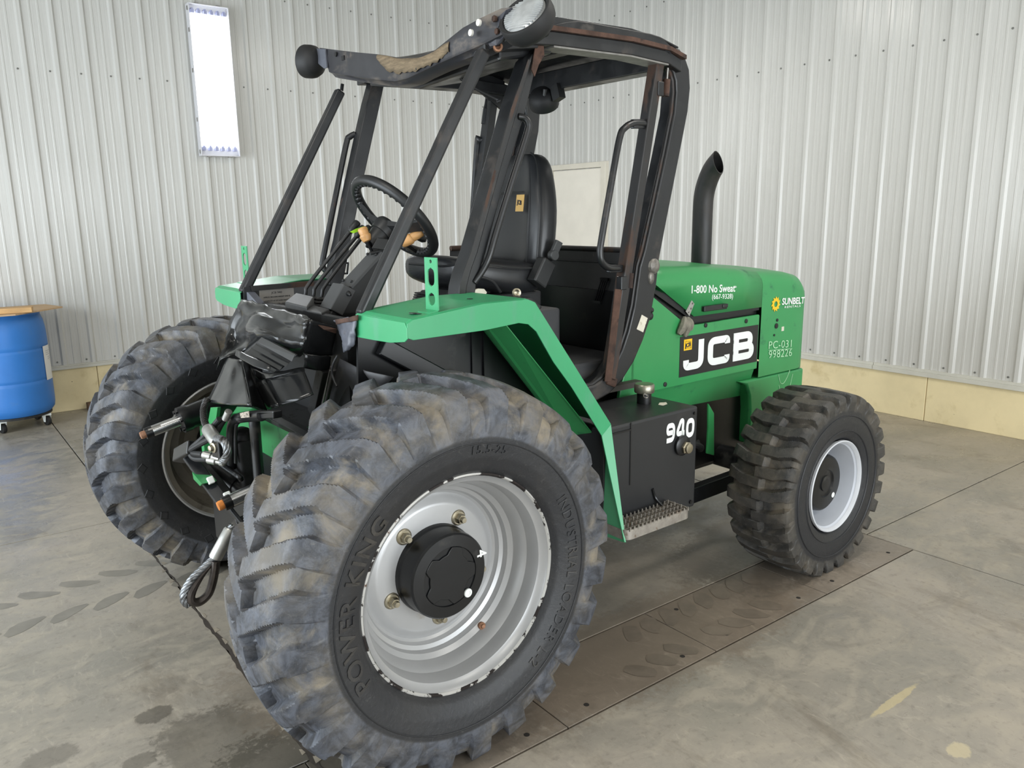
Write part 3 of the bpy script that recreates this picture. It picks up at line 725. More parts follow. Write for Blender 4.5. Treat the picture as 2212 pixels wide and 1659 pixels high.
for x, zt in st_: rings.append(hood_ring(x, W_, zt - .022, max(1.165, zfront(x)), .075, .022))
g.loft(rings, False, False)
hd = obj('engine_hood', g, m_green, FK, 40, solid=.006)
# lower side panels
def side_panel(y, s):
    g = G()
    poly = [(1.405, 1.305), (1.43, 1.300), (1.70, 1.132), (1.735, 1.124), (2.272, 1.128), (2.276, 1.12), (2.274, .848), (1.262, .846), (1.27, .90), (1.33, 1.05), (1.385, 1.20)]
    g.prism([(x, y, z) for x, z in poly], (0, s * .02, 0))
    o = obj('side_panel', g, m_green, FK, 0, bevel=.004); return o
sp1 = side_panel(.60, 1); sp2 = side_panel(2 * CY - .60, -1)
g = G(); g.box((1.36, .625, .85), (2.28, 1.495, 1.30)); obj('engine_bay', g, m_under, FK)
# rear cowl / counterweight
g = G(); rings = []
for x, zt, wd, rr in [(2.288, 1.367, W_, .075), (2.45, 1.358, W_, .078), (2.56, 1.348, W_, .082), (2.655, 1.330, W_ - .001, .09), (2.690, 1.308, W_ - .008, .095), (2.710, 1.28, W_ - .026, .10), (2.722, 1.24, W_ - .05, .11)]:
    rings.append(hood_ring(x, wd, zt - .022, .800, rr, .02))
g.loft(rings, False, False)
g.add(rings[-1], [tuple(range(len(rings[-1])))])
cw = obj('rear_cowl', g, m_green, FK, 40)
g = G(); g.prism([(2.14, .60, .795), (2.195, .60, .77), (2.225, .60, .71), (2.235, .60, .64), (2.235, .60, .45), (2.69, .60, .45), (2.712, .60, .60), (2.712, .60, .795)], (0, 2 * W_, 0)); ct = obj('counterweight', g, m_green, FK, 30, bevel=.018, seg=3)
g = G(); g.prism([(1.30, .612, .852), (2.27, .612, .852), (2.27, .66, .70), (1.30, .66, .735)], (0, .006, 0)); obj('lower_skirt', g, m_green, FK, 0)
g = G(); g.prism([(1.75, .66, .735), (2.15, .66, .73), (2.16, .74, .60), (1.95, .74, .58), (1.80, .74, .64)], (0, .006, 0)); obj('chassis_plate', g, m_green, FK, 0)
g = G(); g.box((1.35, .66, .36), (2.3, 1.46, .84)); obj('transmission_case', g, m_under, FK, 0, bevel=.03)
g = G(); g.prism([(1.784,0.520,0.755), (1.829,0.520,0.700), (1.843,0.520,0.487), (1.788,0.520,0.507), (1.791,0.520,0.633)], (0, .012, 0)); obj('support_bracket', g, m_green, FK, 0, bevel=.003)
g = G(); g.box((1.42, .60, .45), (1.62, .75, .72)); obj('valve_block', g, m_under, FK, 0, bevel=.01)
g = G(); g.tube(smooth_path([(1.55, .62, .62), (1.75, .55, .55), (1.85, .62, .50), (1.95, .74, .55)], 6), .016, 10); g.tube(smooth_path([(1.5, .66, .55), (1.7, .60, .46), (1.9, .70, .44)], 6), .014, 10); obj('hydraulic_hose', g, m_rub, FK)
# black gap strip between upper and lower panels
g = G(); g.prism([(1.41, .606, 1.33), (1.74, .606, 1.15), (2.275, .606, 1.150), (2.275, .606, 1.18), (1.75, .606, 1.18), (1.43, .606, 1.40)], (0, .006, 0)); obj('rubber_seal', g, m_rub, FK)
# hood handle, hinge plate, grommets, latch
g = G(); g.bar((1.80, .586, 1.196), (1.975, .586, 1.196), .016, .026); g.bar((1.935, .580, 1.200), (1.975, .580, 1.200), .014, .018); obj('hood_handle', g, m_plast, hd, 0, bevel=.004)
g = G(); g.prism([(1.685, .594, 1.195), (1.712, .594, 1.170), (1.745, .594, 1.225), (1.725, .594, 1.243)], (0, .003, 0)); hp = obj('latch_plate', g, m_alu, hd)
g = G()
for x, z in ((1.706, 1.19), (1.722, 1.205), (1.732, 1.228)): g.lathe([(.005, 0), (.004, .003)], (x, .594, z), (0, -1, 0), 8)
obj('rivet', g, m_steel, hd)
g = G()
for x, z in ((1.44, 1.215), (1.84, 1.115), (2.16, 1.105), (1.56, .868)): g.lathe([(.011, 0), (.011, .004), (.006, .006)], (x, .60, z), (0, -1, 0), 16)
obj('panel_grommet', g, m_rub, sp1)
g = G(); g.lathe([(.020, 0), (.017, .012), (.008, .018)], (1.44, .60, 1.195), (0, -1, 0), 18); g.sphere((1.44, .588, 1.222), .013); obj('rubber_stop', g, m_rub, sp1)
g = G()   # torn cloth-like latch strap hanging from the corner
for a, b, c in (((1.675, .592, 1.170), (1.628, .585, 1.095), .020), ((1.690, .590, 1.168), (1.668, .583, 1.080), .017), ((1.700, .590, 1.165), (1.712, .584, 1.105), .012)):
    a, b = V(a), V(b); m_ = (a + b) / 2 + V((.006, -.006, 0)); g.tube(smooth_path([a, m_, b], 4), c, 8, rr=[c * q for q in (.5, .7, .95, 1, 1.05, 1, .9, .8, .5)])
obj('torn_strap', g, m_glove, sp1, label='torn grey strap hanging at the hood corner')
# exhaust stack
g = G()
ep = smooth_path([(2.234, .95, 1.30), (2.234, .95, 1.50), (2.234, .95, 1.65), (2.232, .944, 1.73), (2.228, .920, 1.80), (2.220, .880, 1.86), (2.212, .820, 1.91)], 6)
R0 = .052; eo = []; nm = V((.20, -.93, .22)).normalized(); pc = V((2.216, .848, 1.880))
for i, p in enumerate(ep):
    t = (ep[min(i + 1, len(ep) - 1)] - ep[max(i - 1, 0)]).normalized(); u = V((1, 0, 0)); u = (u - t * u.dot(t)).normalized(); eo.append((p, t, u, t.cross(u)))
def cut(q, t):
    d = (q - pc).dot(nm); return q - t * (d / t.dot(nm)) if d > 0 else q
rings_ = []
for rad_ in (R0, R0 - .004):
    rings_.append([[cut(p + (u * cos(2 * pi * k / 32) + w * sin(2 * pi * k / 32)) * rad_, t) for k in range(32)] for p, t, u, w in eo])
g.loft(rings_[0] + rings_[1][::-1][:22], True, False); obj('exhaust_stack', g, M('satin black exhaust', S(34, 34, 35), .48, var=.12, layers=[(S(52, 48, 46), .5, .7, 8, 6, .6, (1, 1, .4))]), FK, 50)
# big side decal
dz0, dz1 = .886, 1.077
g = G(); g.box((1.657, .5985, dz0), (2.267, .601, dz1)); obj('decal_panel', g, m_blackdec, sp1)
g = strokes([([(.12, .36), (.12, .13), (.80, .13), (.80, 1.0)], False), ([(2.06, .70), (2.06, .87), (1.24, .87), (1.24, .13), (2.06, .13), (2.06, .30)], False), ([(2.36, .88), (3.22, .88), (3.22, .51), (2.36, .51)], False), ([(2.36, .49), (3.30, .49), (3.30, .12), (2.36, .12)], False), ([(2.50, 0), (2.50, 1.0)], False)], .25, (0, .598, 0), (1, 0, 0), (0, 0, 1), .0012, .22)
for i, p in enumerate(g.v): g.v[i] = (1.683 + p[0] * .160, p[1], .912 + p[2] * .140)
obj('lettering', g, m_white, sp1, label='white block letters on the black side decal')
g = G(); g.box((1.684, .5975, 1.010), (1.742, .599, 1.062)); obj('yellow_badge', g, m_yellow, sp1)
place_text(text_mesh('JCB', .026, .0005, .001, 'CENTER', .9), (1.713, .5972, 1.026), (1, 0, .12), (0, 0, 1), m_ink, sp1)
g = G(); Bd = [(1.693, 1.022), (1.734, 1.018), (1.731, 1.050), (1.696, 1.054)]
g.tube([(x, .5972, z) for x, z in Bd], .0012, 6, True); obj('badge_border', g, m_ink, sp1)
def fit_text(txt, p0, p1, h, mat, par, bold=0, lean=0, extr=.0006, sp=1.0):
    me = text_mesh(txt, 1.0, extr, bold, 'LEFT', sp); xs = [v.co.x for v in me.vertices]; ys = [v.co.y for v in me.vertices]
    p0, p1 = V(p0), V(p1); W = (p1 - p0).length; sx = W / (max(xs) - min(xs)); sy = h / (max(ys) - min(ys)); x0, y0 = min(xs), min(ys)
    for v in me.vertices: v.co.x = (v.co.x - x0) * sx + (v.co.y - y0) * sy * lean; v.co.y = (v.co.y - y0) * sy
    return place_text(me, p0, p1 - p0, (0, 0, 1), mat, par)
fit_text('1-800 No Sweat', (1.724,0.596,1.274), (2.054,0.596,1.259), .037, m_white, hd, .012)
fit_text('(667-9328)', (1.877,0.596,1.228), (2.039,0.596,1.220), .031, m_white, hd, .0)
fit_text('\u00ae', (2.049,0.596,1.278), (2.064,0.596,1.277), .010, m_white, hd)
# rear cowl marks
g = G(); P = []
for k in range(22):
    a = 2 * pi * k / 22; r = .041 if k % 2 else .029; P.append((2.408 + r * cos(a + (.22 if k % 2 else 0)), .5975, 1.170 + r * sin(a + (.22 if k % 2 else 0))))
n_ = len(P); inn = [(2.408 + .015 * cos(2 * pi * k / 22), .5975, 1.170 + .015 * sin(2 * pi * k / 22)) for k in range(22)]
g.loft([P, inn], True, False); obj('sun_emblem', g, m_yellow, cw, 0, solid=.001)
fit_text('SUNBELT', (2.462,0.597,1.161), (2.670,0.597,1.152), .036, m_white, cw, .02, .06)
fit_text('RENTALS', (2.489,0.597,1.142), (2.636,0.597,1.137), .0115, m_white, cw, .0, .06, sp=1.15)
m_chalk = M('pale hand lettering', S(170, 212, 172), .6, var=.1)
fit_text('PC-031', (2.364,0.597,0.940), (2.573,0.597,0.926), .040, m_chalk, cw, -.004, 0, sp=1.05)
fit_text('998226', (2.368,0.597,0.890), (2.582,0.597,0.877), .040, m_chalk, cw, -.004, 0, sp=1.05)
g = G(); g.bar((2.365,0.597,0.932), (2.582,0.597,0.917), .0015, .0022); obj('underline', g, m_chalk, cw)
g = G(); g.tube(smooth_path([(2.47, .5985, .79), (2.49, .5985, .745), (2.52, .5985, .735), (2.55, .5985, .76), (2.575, .5985, .80)], 6), .0014, 5); g.tube(smooth_path([(2.48, .5985, .73), (2.505, .5985, .665), (2.54, .5985, .65), (2.58, .5985, .70), (2.605, .5985, .775)], 6), .0014, 5); obj('chalk_mark', g, m_chalk, ct)
g = G()
for x, z, r in ((2.43, 1.085, .008), (2.425, 1.055, .014), (2.41, 1.008, .006)): g.lathe([(r, 0), (r, .004), (r * .5, .005)], (x, .60, z), (0, -1, 0), 16)
obj('panel_plug', g, m_rub, cw)
g = G(); g.box((2.475, .5985, 1.022), (2.497, .6005, 1.045)); obj('small_sticker', g, m_paper, cw)
g = G(); g.lathe([(.012, 0), (.006, .014)], (2.24, .78, 1.34), (0, 0, 1), 10); g.box((2.22, .775, 1.34), (2.27, .785, 1.352)); obj('hood_latch', g, m_steel, hd)

# ------------------------------------------------------------------ cab frame
CABY = .53
ROPS_OUT = [(1.433,0.530,2.281), (1.512,0.530,2.304), (1.549,0.530,2.279), (1.581,0.530,2.228), (1.591,0.530,2.155), (1.581,0.530,2.061), (1.522,0.530,1.832), (1.461,0.530,1.601), (1.422,0.530,1.447), (1.406,0.530,1.329), (1.372,0.530,1.192), (1.331,0.530,1.106), (1.275,0.530,1.018), (1.206,0.530,0.947), (1.132,0.530,0.902), (1.056,0.530,0.882), (0.964,0.530,0.881)]
ROPS_IN = [(1.429,0.530,2.231), (1.458,0.530,2.223), (1.479,0.530,2.204), (1.495,0.530,2.174), (1.500,0.530,2.129), (1.492,0.530,2.046), (1.449,0.530,1.886), (1.387,0.530,1.679), (1.328,0.530,1.489), (1.301,0.530,1.423), (1.272,0.530,1.260), (1.238,0.530,1.156), (1.203,0.530,1.081), (1.157,0.530,1.017), (1.103,0.530,0.975), (1.042,0.530,0.950), (0.981,0.530,0.948)]
def hoop(f):
    g = G(); a = [V(f(tuple(p))) for p in ROPS_OUT]; b = [V(f(tuple(p))) for p in ROPS_IN]; s = 1 if f((0, 0, 0))[1] == 0 else -1
    dy = V((0, .085 * s, 0))
    g.loft([[p, q, q + dy, p + dy] for p, q in zip(a, b)])
    o = obj('rear_post', g, m_frame, FK, 40, bevel=.008, seg=3)
    g = G(); P = [V(f((q.x - .006, .545, q.z + .002))) for q in [V(p) for p in ROPS_IN][1:]]
    g.tube(P, .009, 8); obj('door_seal', g, m_rusty, o)
    return o
hp1 = hoop(lambda p: p); hp2 = hoop(mir)
g = G(); g.sphere((1.385,0.530,1.419), .034, 10, (1, .5, 1)); g.sphere((1.369,0.530,1.371), .022, 10, (.8, .5, 1.3)); obj('weld_repair', g, M('bare weld repair', S(128, 124, 118), .5, .6, var=.4, vscale=40, bump=.8, bscale=60), hp1)
g = G(); g.prism([(1.315,0.529,1.218), (1.353,0.529,1.200), (1.326,0.529,1.141), (1.285,0.529,1.159)], (0, -.0008, 0)); obj('paper_sticker', g, m_paper, hp1)
g = G(); g.tube(smooth_path([(1.247,0.540,1.084), (1.229,0.540,1.026), (1.187,0.540,0.992), (1.141,0.540,0.968)], 5), .005, 8); obj('frayed_trim', g, m_paper, hp1)

# rusted door post with two hinge blocks and a handrail
g = G(); g.bar((1.397,0.545,2.269), (1.132,0.545,0.955), .05, .046); dp = obj('door_post', g, m_rusty, FK, 0, bevel=.005)
g = G(); g.bar((1.162,0.520,1.337), (1.107,0.520,0.958), .005, .040); obj('rust_strip', g, m_rust, dp, 0, bevel=.001)
g = G(); g.bar((1.145,0.550,0.972), (1.129,0.550,0.935), .06, .06); obj('post_foot', g, m_rust, dp, 0, bevel=.008)
for (p, q, r_) in (((1.437,0.530,2.175), (1.431,0.530,2.109), .016), ((1.240,0.530,1.398), (1.233,0.530,1.337), .016)):
    g = G(); g.cyl(p, q, r_, 14); h_ = obj('hinge', g, m_rust, dp, 30); g = G(); m_ = (V(p) + V(q)) / 2; g.bar(m_ + V((-.045, 0, .02)), m_ + V((-.045, 0, -.035)), .03, .035); obj('hinge_block', g, m_frame, dp, 0, bevel=.003)
    g = G(); g.cyl(V(q), V(p) + V((.004, 0, .045)), .006, 8); obj('hinge_pin', g, m_steel, dp)
def rail(pts, r, par, k=5):
    g = G(); g.tube(smooth_path(pts, k), r, 12); return obj('handrail', g, m_frame, par, 60)
rl = rail([(1.337,0.540,1.996), (1.249,0.530,1.994), (1.186,0.520,1.972), (1.150,0.515,1.928), (1.097,0.510,1.733), (1.051,0.510,1.537), (1.044,0.510,1.486), (1.055,0.510,1.453), (1.102,0.520,1.428), (1.179,0.540,1.420)], .0135, dp)
g = G(); g.bar((1.238,0.530,1.990), (1.342,0.545,1.997), .02, .036); g.bar((1.112,0.530,1.422), (1.203,0.545,1.418), .02, .03); obj('rail_bracket', g, m_frame, rl and dp, 0, bevel=.003)

# front pillars (heavy) and thin windscreen posts, both sides
LP = [(0.699,0.530,2.179), (0.671,0.530,2.119), (0.621,0.530,2.007), (0.518,0.530,1.737), (0.432,0.530,1.516), (0.398,0.530,1.448), (0.380,0.530,1.398), (0.373,0.530,1.342)]
RP = [(0.771,0.530,2.242), (0.746,0.530,2.150), (0.702,0.530,2.012), (0.593,0.530,1.746), (0.509,0.530,1.512), (0.487,0.530,1.464), (0.465,0.530,1.405), (0.451,0.530,1.335)]
def pillar(f, d):
    g = G(); dy = V((0, d, 0)); a = [V(f(tuple(p))) for p in LP]; b = [V(f(tuple(p))) for p in RP]
    mid = [p.lerp(q, .38) for p, q in zip(a, b)]; e = V((0, d * .22, 0))
    g.loft([[p, m_, m_ + e, q + e, q + dy, p + dy] for p, m_, q in zip(a, mid, b)])
    o = obj('front_pillar', g, m_frame, FK, 40, bevel=.005); return o
pl1 = pillar(lambda p: p, .075); LPo, RPo = LP, RP
LP = [mir(p) for p in ((0.637,1.590,2.232), (0.601,1.590,2.134), (0.558,1.590,1.998), (0.474,1.590,1.721), (0.423,1.590,1.537), (0.389,1.590,1.436), (0.372,1.590,1.374), (0.365,1.590,1.343))]
RP = [mir(p) for p in ((0.698,1.590,2.237), (0.669,1.590,2.139), (0.626,1.590,2.002), (0.539,1.590,1.721), (0.485,1.590,1.535), (0.458,1.590,1.432), (0.440,1.590,1.370), (0.431,1.590,1.339))]
pl2 = pillar(mir, -.06)
g = G(); g.prism([(0.697,0.527,2.178), (0.710,0.527,2.175), (0.633,0.527,2.008), (0.528,0.527,1.737), (0.444,0.527,1.515), (0.407,0.527,1.428), (0.394,0.527,1.340), (0.371,0.527,1.342), (0.379,0.527,1.406), (0.398,0.527,1.453), (0.430,0.527,1.516), (0.516,0.527,1.737), (0.619,0.527,2.007)], (0, .003, 0)); obj('rusted_edge', g, m_rusty, pl1, 0)
g = G(); g.prism([(0.732,0.525,2.233), (0.767,0.525,2.247), (0.771,0.525,2.198), (0.744,0.525,2.164), (0.725,0.525,2.123), (0.710,0.525,2.145)], (0, .004, 0)); obj('torn_edge', g, m_rust, pl1, 0)
rail([(0.668,0.550,1.986), (0.686,0.540,1.982), (0.697,0.530,1.963), (0.688,0.530,1.921), (0.612,0.530,1.746), (0.539,0.530,1.572), (0.509,0.530,1.496), (0.486,0.540,1.448), (0.455,0.550,1.408)], .0125, pl1)
rail([(0.565,1.585,2.006), (0.544,1.600,1.993), (0.529,1.610,1.961), (0.453,1.610,1.701), (0.385,1.610,1.466), (0.378,1.610,1.431), (0.385,1.600,1.406), (0.409,1.590,1.389)], .0135, pl2)
for f in (lambda p: p, mir):
    g = G(); a, b = (.504, .53, 2.185), (-.004, .535, 1.332)
    g.bar(f(a), f(b), .042, .040); o = obj('windscreen_post', g, m_frame if f((0, 0, 0))[1] == 0 else m_frame, FK, 0, bevel=.010, seg=3)
    g = G(); g.lathe([(.008, 0), (.008, .03)], f((a[0] + .006, a[1], a[2])), (.2, 0, 1), 8); obj('post_stud', g, m_under, o)
# far door frame
g = G(); g.bar((1.352, 1.59, 2.27), (1.10, 1.59, .96), .05, .05); fd = obj('door_post', g, m_frame, FK, 0, bevel=.005)
g = G(); g.cyl((1.320,1.600,2.216), (1.301,1.600,2.161), .006, 8); g.cyl((1.310,1.600,2.162), (1.296,1.600,2.090), .014, 10); g.sphere((1.347,1.600,2.133), .028, 8, (.8, .6, 1.2)); g.sphere((1.366,1.600,2.190), .018, 8, (.7, .6, 1.6)); obj('hinge', g, m_frame, fd)
rail([(1.297,1.600,2.018), (1.275,1.610,2.009), (1.267,1.620,1.984), (1.216,1.620,1.512), (1.194,1.610,1.419)], .016, fd)

# roof: crowned sheet, crushed down at the front, side and cross beams
def roof_front(y):     # height of the crushed front edge
    P = [(.30, 2.282), (.44, 2.262), (.57, 2.250), (.69, 2.226), (.85, 2.206), (1.0, 2.226), (1.155, 2.258), (1.53, 2.322), (1.62, 2.335)]
    for (a, b), (c, d) in zip(P, P[1:]):
        if a <= y <= c: return b + (d - b) * (y - a) / (c - a)
    return P[-1][1] if y > 1.5 else P[0][1]
g = G(); NX, NY = 16, 18; top = []
for i in range(NX + 1):
    t = i / NX; row = []
    for j in range(NY + 1):
        y = .505 + 1.11 * j / NY; x0 = .56 + (0.02 if y < .7 else -.05); x = x0 + (1.475 - x0) * t
        zr = 2.328 + .022 * sin(pi * j / NY) - .03 * max(0, t - .85) / .15; k = sstep(0, .42, t); zf = roof_front(y) - .008
        row.append((x, y, zf * (1 - k) + zr * k))
    top.append(row)
bot = [[(x, y, z - .006) for x, y, z in r] for r in top]
nn = NY + 1
g.v = [p for r in top for p in r]
g.f = [(i * nn + j, i * nn + j + 1, (i + 1) * nn + j + 1, (i + 1) * nn + j) for i in range(NX) for j in range(NY)]
rf = obj('roof_panel', g, m_black, FK, 40, solid=.006)
for y, s in ((.505, 1), (1.615, -1)):
    g = G(); pts = [(.60, y, 2.262), (.80, y, 2.276), (1.2, y, 2.285), (1.42, y, 2.275), (1.50, y, 2.25)]
    g.loft([[(x, y_, z - .044), (x, y_, z + .004), (x, y_ + s * .07, z + .004), (x, y_ + s * .07, z - .044)] for x, y_, z in pts]); o = obj('roof_side_beam', g, m_frame, FK, 40, bevel=.004)
    g = G(); g.loft([[(x, y_ - s * .012, z + .004), (x, y_ - s * .012, z + .020), (x, y_ + s * .010, z + .022), (x, y_ + s * .010, z + .004)] for x, y_, z in [(.72, y, 2.272)] + pts[1:4] + [(1.515, y, 2.252)]]); obj('rain_gutter', g, m_rust if s == 1 else m_rusty, o, 40); g = G(); g.loft([[(x, y_, z + .018), (x, y_, z + .052), (x, y_ + s * .02, z + .058), (x, y_ + s * .02, z + .018)] for x, y_, z in [(.70, y, 2.268)] + pts[1:3] + [(1.38, y, 2.268), (1.43, y, 2.245)]]); obj('roof_skirt', g, m_black, o, 40)
    g = G(); g.loft([[(x, y_ + s * .001, z - .050), (x, y_ + s * .001, z - .044), (x, y_ + s * .085, z - .044), (x, y_ + s * .085, z - .050)] for x, y_, z in pts[1:4]]); obj('beam_flange', g, M('pale grey flange', S(120, 118, 114), .5, var=.2, vscale=20) if s == 1 else m_frame, o, 0)  # near flange is a lighter grey than the far one
g = G(); g.bar((1.47, .56, 2.262), (1.47, 1.56, 2.262), .085, .09, (1, 0, 0)); rb = obj('roof_rear_beam', g, m_frame, FK, 0, bevel=.006)
g = G(); g.bar((.985, .57, 2.268), (.985, 1.55, 2.268), .06, .045, (1, 0, 0)); obj('roof_cross_beam', g, m_frame, FK, 0, bevel=.004)
g = G(); g.prism([(.60, .57, 2.17), (.60, 1.10, 2.14), (.60, 1.5, 2.2), (.60, 1.5, 2.26), (.60, 1.10, 2.20), (.60, .57, 2.235)], (.25, 0, .05)); obj('crushed_header', g, m_frame, FK, 0, bevel=.01)
g = G(); g.prism([(.50, .52, 2.185), (.50, .62, 2.18), (.74, .60, 2.215), (.74, .52, 2.22)], (0, 0, .035)); obj('header_bracket', g, m_frame, FK, 0, bevel=.004)
g = G(); g.lathe([(.016, 0), (.016, .02), (.010, .02), (.009, .006)], (0.540,0.500,2.196), (-.5, -.8, 0), 14); obj('torn_bushing', g, m_copper, FK)
g = G(); g.tube(smooth_path([(.70, .95, 2.17), (.76, .92, 2.13), (.83, .90, 2.10), (.84, .88, 2.09), (.83, .885, 2.085)], 5), .006, 8); obj('loose_wire', g, m_rub, FK)
# corner gusset on the far rear post
g = G(); g.prism([(1.24, 1.56, 2.24), (1.50, 1.56, 2.24), (1.52, 1.56, 2.05), (1.47, 1.56, 1.98), (1.44, 1.56, 2.08), (1.38, 1.56, 2.16)], (0, .012, 0)); obj('corner_gusset', g, m_frame, FK, 0)
# crushed front fascia (a bent channel)
FA = [((0.450,1.658,2.368), (0.450,1.559,2.235)), ((0.450,1.527,2.340), (0.450,1.525,2.226)), ((0.450,1.324,2.298), (0.450,1.329,2.186)), ((0.450,1.155,2.265), (0.450,1.177,2.156)), ((0.450,0.999,2.228), (0.450,1.035,2.133)), ((0.450,0.927,2.217), (0.450,0.940,2.133)), ((0.450,0.853,2.208), (0.450,0.867,2.143)), ((0.460,0.760,2.220), (0.460,0.776,2.157)), ((0.470,0.671,2.250), (0.470,0.684,2.167)), ((0.480,0.615,2.271), (0.480,0.608,2.175)), ((0.500,0.534,2.291), (0.500,0.522,2.190)), ((0.530,0.463,2.311), (0.530,0.448,2.214)), ((0.560,0.410,2.310), (0.560,0.397,2.220))]
g = G(); rings = []
for a, b in FA:
    a, b = V(a), V(b); h_ = a.z - b.z; dn = V((0, 0, -1)); X = V((1, 0, 0)); along = (b - a)
    q = lambda t, dx: a + along * t + X * dx
    rings.append([q(0, .035), q(0, .0), q(.35, -.004), q(.72, 0), q(.84, -.002), q(.90, .012), q(1.0, .018), q(1.02, .07), q(.98, .07), q(.92, .03), q(.80, .012), q(.10, .010), q(.03, .035)])
g.loft(rings); fs = obj('front_fascia', g, M('scuffed black fascia', S(46, 46, 50), .36, var=.2, vscale=6, layers=[(S(98, 90, 82), .55, .72, 5, 7, .5, (1, 1, 2)), (S(110, 92, 70), .68, .74, 9, 7, .8, O3)]), FK, 50)
# scraped patch in the middle of the fascia
SP_T = [(0.444,1.144,2.261), (0.444,1.063,2.244), (0.444,0.989,2.224), (0.444,0.916,2.214), (0.444,0.843,2.205), (0.454,0.796,2.211), (0.454,0.750,2.216), (0.464,0.712,2.231), (0.464,0.677,2.235)]
SP_B = [(0.444,1.149,2.247), (0.444,1.095,2.206), (0.444,1.007,2.174), (0.444,0.927,2.165), (0.444,0.852,2.164), (0.454,0.799,2.172), (0.454,0.753,2.178), (0.464,0.714,2.189), (0.464,0.681,2.202)]
g = G(); T_ = smooth_path(SP_T, 4); B_ = smooth_path(SP_B, 4); random.seed(3)
B_ = [p + V((0, 0, random.uniform(-.006, .006))) for p in B_]
rows = [[t.lerp(b, k / 3) + V((-.0035 * sin(pi * k / 3), 0, 0)) for k in range(4)] for t, b in zip(T_, B_)]
g.loft(rows, False, False); obj('scraped_patch', g, m_tan, fs, 60, solid=.002, label='tan scraped area with the paint torn off')
# fascia holes as opaque pale discs, bolts, far end plate and near lamp plate
m_hole = M('pale bolt hole disc', S(205, 203, 196), .6)
for p, r_ in (((0.474,0.508,2.267), .011), ((0.470,0.548,2.242), .011)):
    g = G(); g.lathe([(r_, -.004), (r_, .004)], V(p) + V((-.005, 0, 0)), (1, 0, 0), 14); obj('bolt_hole', g, m_hole, fs)
g = G(); g.box(V((0.443,1.434,2.292)) - V((0, .011, .009)), V((0.443,1.434,2.292)) + V((.006, .011, .009))); g.lathe([(.010, 0), (.010, .006)], (0.441,1.495,2.316), (1, 0, 0), 10); obj('square_hole', g, m_under, fs)
g = G(); g.prism([(0.440,1.753,2.382), (0.440,1.585,2.350), (0.440,1.578,2.274), (0.440,1.605,2.274), (0.440,1.656,2.300)], (.006, 0, 0)); ep_ = obj('lamp_plate', g, m_sheetgrey, fs, 0)
g = G(); g.prism([(0.520,0.479,2.281), (0.520,0.426,2.297), (0.540,0.424,2.307), (0.560,0.440,2.279), (0.550,0.448,2.242), (0.530,0.448,2.225), (0.530,0.466,2.205), (0.520,0.481,2.198), (0.510,0.504,2.197), (0.510,0.519,2.217), (0.520,0.485,2.236)], (.006, 0, 0)); lp = obj('lamp_plate', g, M('slate lamp plate', S(56, 57, 64), .42, var=.08), fs, 0)
g = G()
for p in ((0.515,0.475,2.278), (0.525,0.474,2.240)): g.lathe([(.011, -.006), (.010, -.010)], p, (1, 0, 0), 6); g.lathe([(.010, -.011), (.010, .0)], p, (1, 0, 0), 6)
obj('plate_bolt', g, m_rust, fs)
def work_lamp(name, c, n, r, par, lens, label=None):
    g = G(); n = V(n).normalized()
    g.lathe([(r * .80, -.006), (r * .86, .004), (r * .97, .006), (r, 0), (r * 1.0, -.028), (r * .96, -.046), (r * .80, -.066), (r * .45, -.078), (.001, -.081)], c, n, 48)
    o = obj(name, g, m_rub, par, 40, label=label)
    if lens:
        g = G(); g.lathe([(.001, .010), (r * .4, .009), (r * .72, .004), (r * .80, -.002)], c, n, 48); ln = obj('lens', g, m_lens, o, 50)
        a = n.orthogonal().normalized(); up = V((0, 0, 1)); hx = n.cross(up).normalized(); vz = hx.cross(n)
        g = G()
        for k in range(-7, 8):
            yy = k * r * .098; ww = sqrt(max(0, (r * .76) ** 2 - yy ** 2)); p = V(c) + vz * yy + n * (.0075 - .005 * (abs(k) / 7) ** 2)
            g.bar(p - hx * ww, p + hx * ww, .004, .0052, n)
        obj('lens_rib', g, m_lens, o, 0)
    return o
wl1 = work_lamp('work_lamp', (0.552,0.370,2.278), (-.61, -.16, .50), .094, FK, True, 'round work lamp with ribbed clear lens at the near roof corner')
g = G(); g.cyl(V((0.697,0.420,2.284)), V((0.732,0.480,2.263)), .018, 12); obj('lamp_mount', g, m_rub, wl1)
wl2 = work_lamp('work_lamp', (0.420,1.738,2.320), (-.45, .88, .12), .070, FK, False, 'dark back of the far front work lamp')
g = G(); g.bar((.45, 1.70, 2.335), (.44, 1.80, 2.32), .03, .05, (0, 0, 1)); g.bar((.43, 1.77, 2.30), (.42, 1.77, 2.35), .02, .02, (1, 0, 0)); obj('lamp_mount', g, m_plast, wl2)
wl3 = work_lamp('work_lamp', (1.440,1.299,2.160), (.50, .40, -.76), .072, FK, False, 'rear work lamp hanging under the roof beam')
g = G(); g.bar((1.43, 1.20, 2.235), (1.43, 1.18, 2.17), .05, .04, (0, 1, 0)); g.cyl((1.39, 1.235, 2.22), (1.40, 1.26, 2.15), .010, 8); obj('lamp_mount', g, m_plast, wl3)

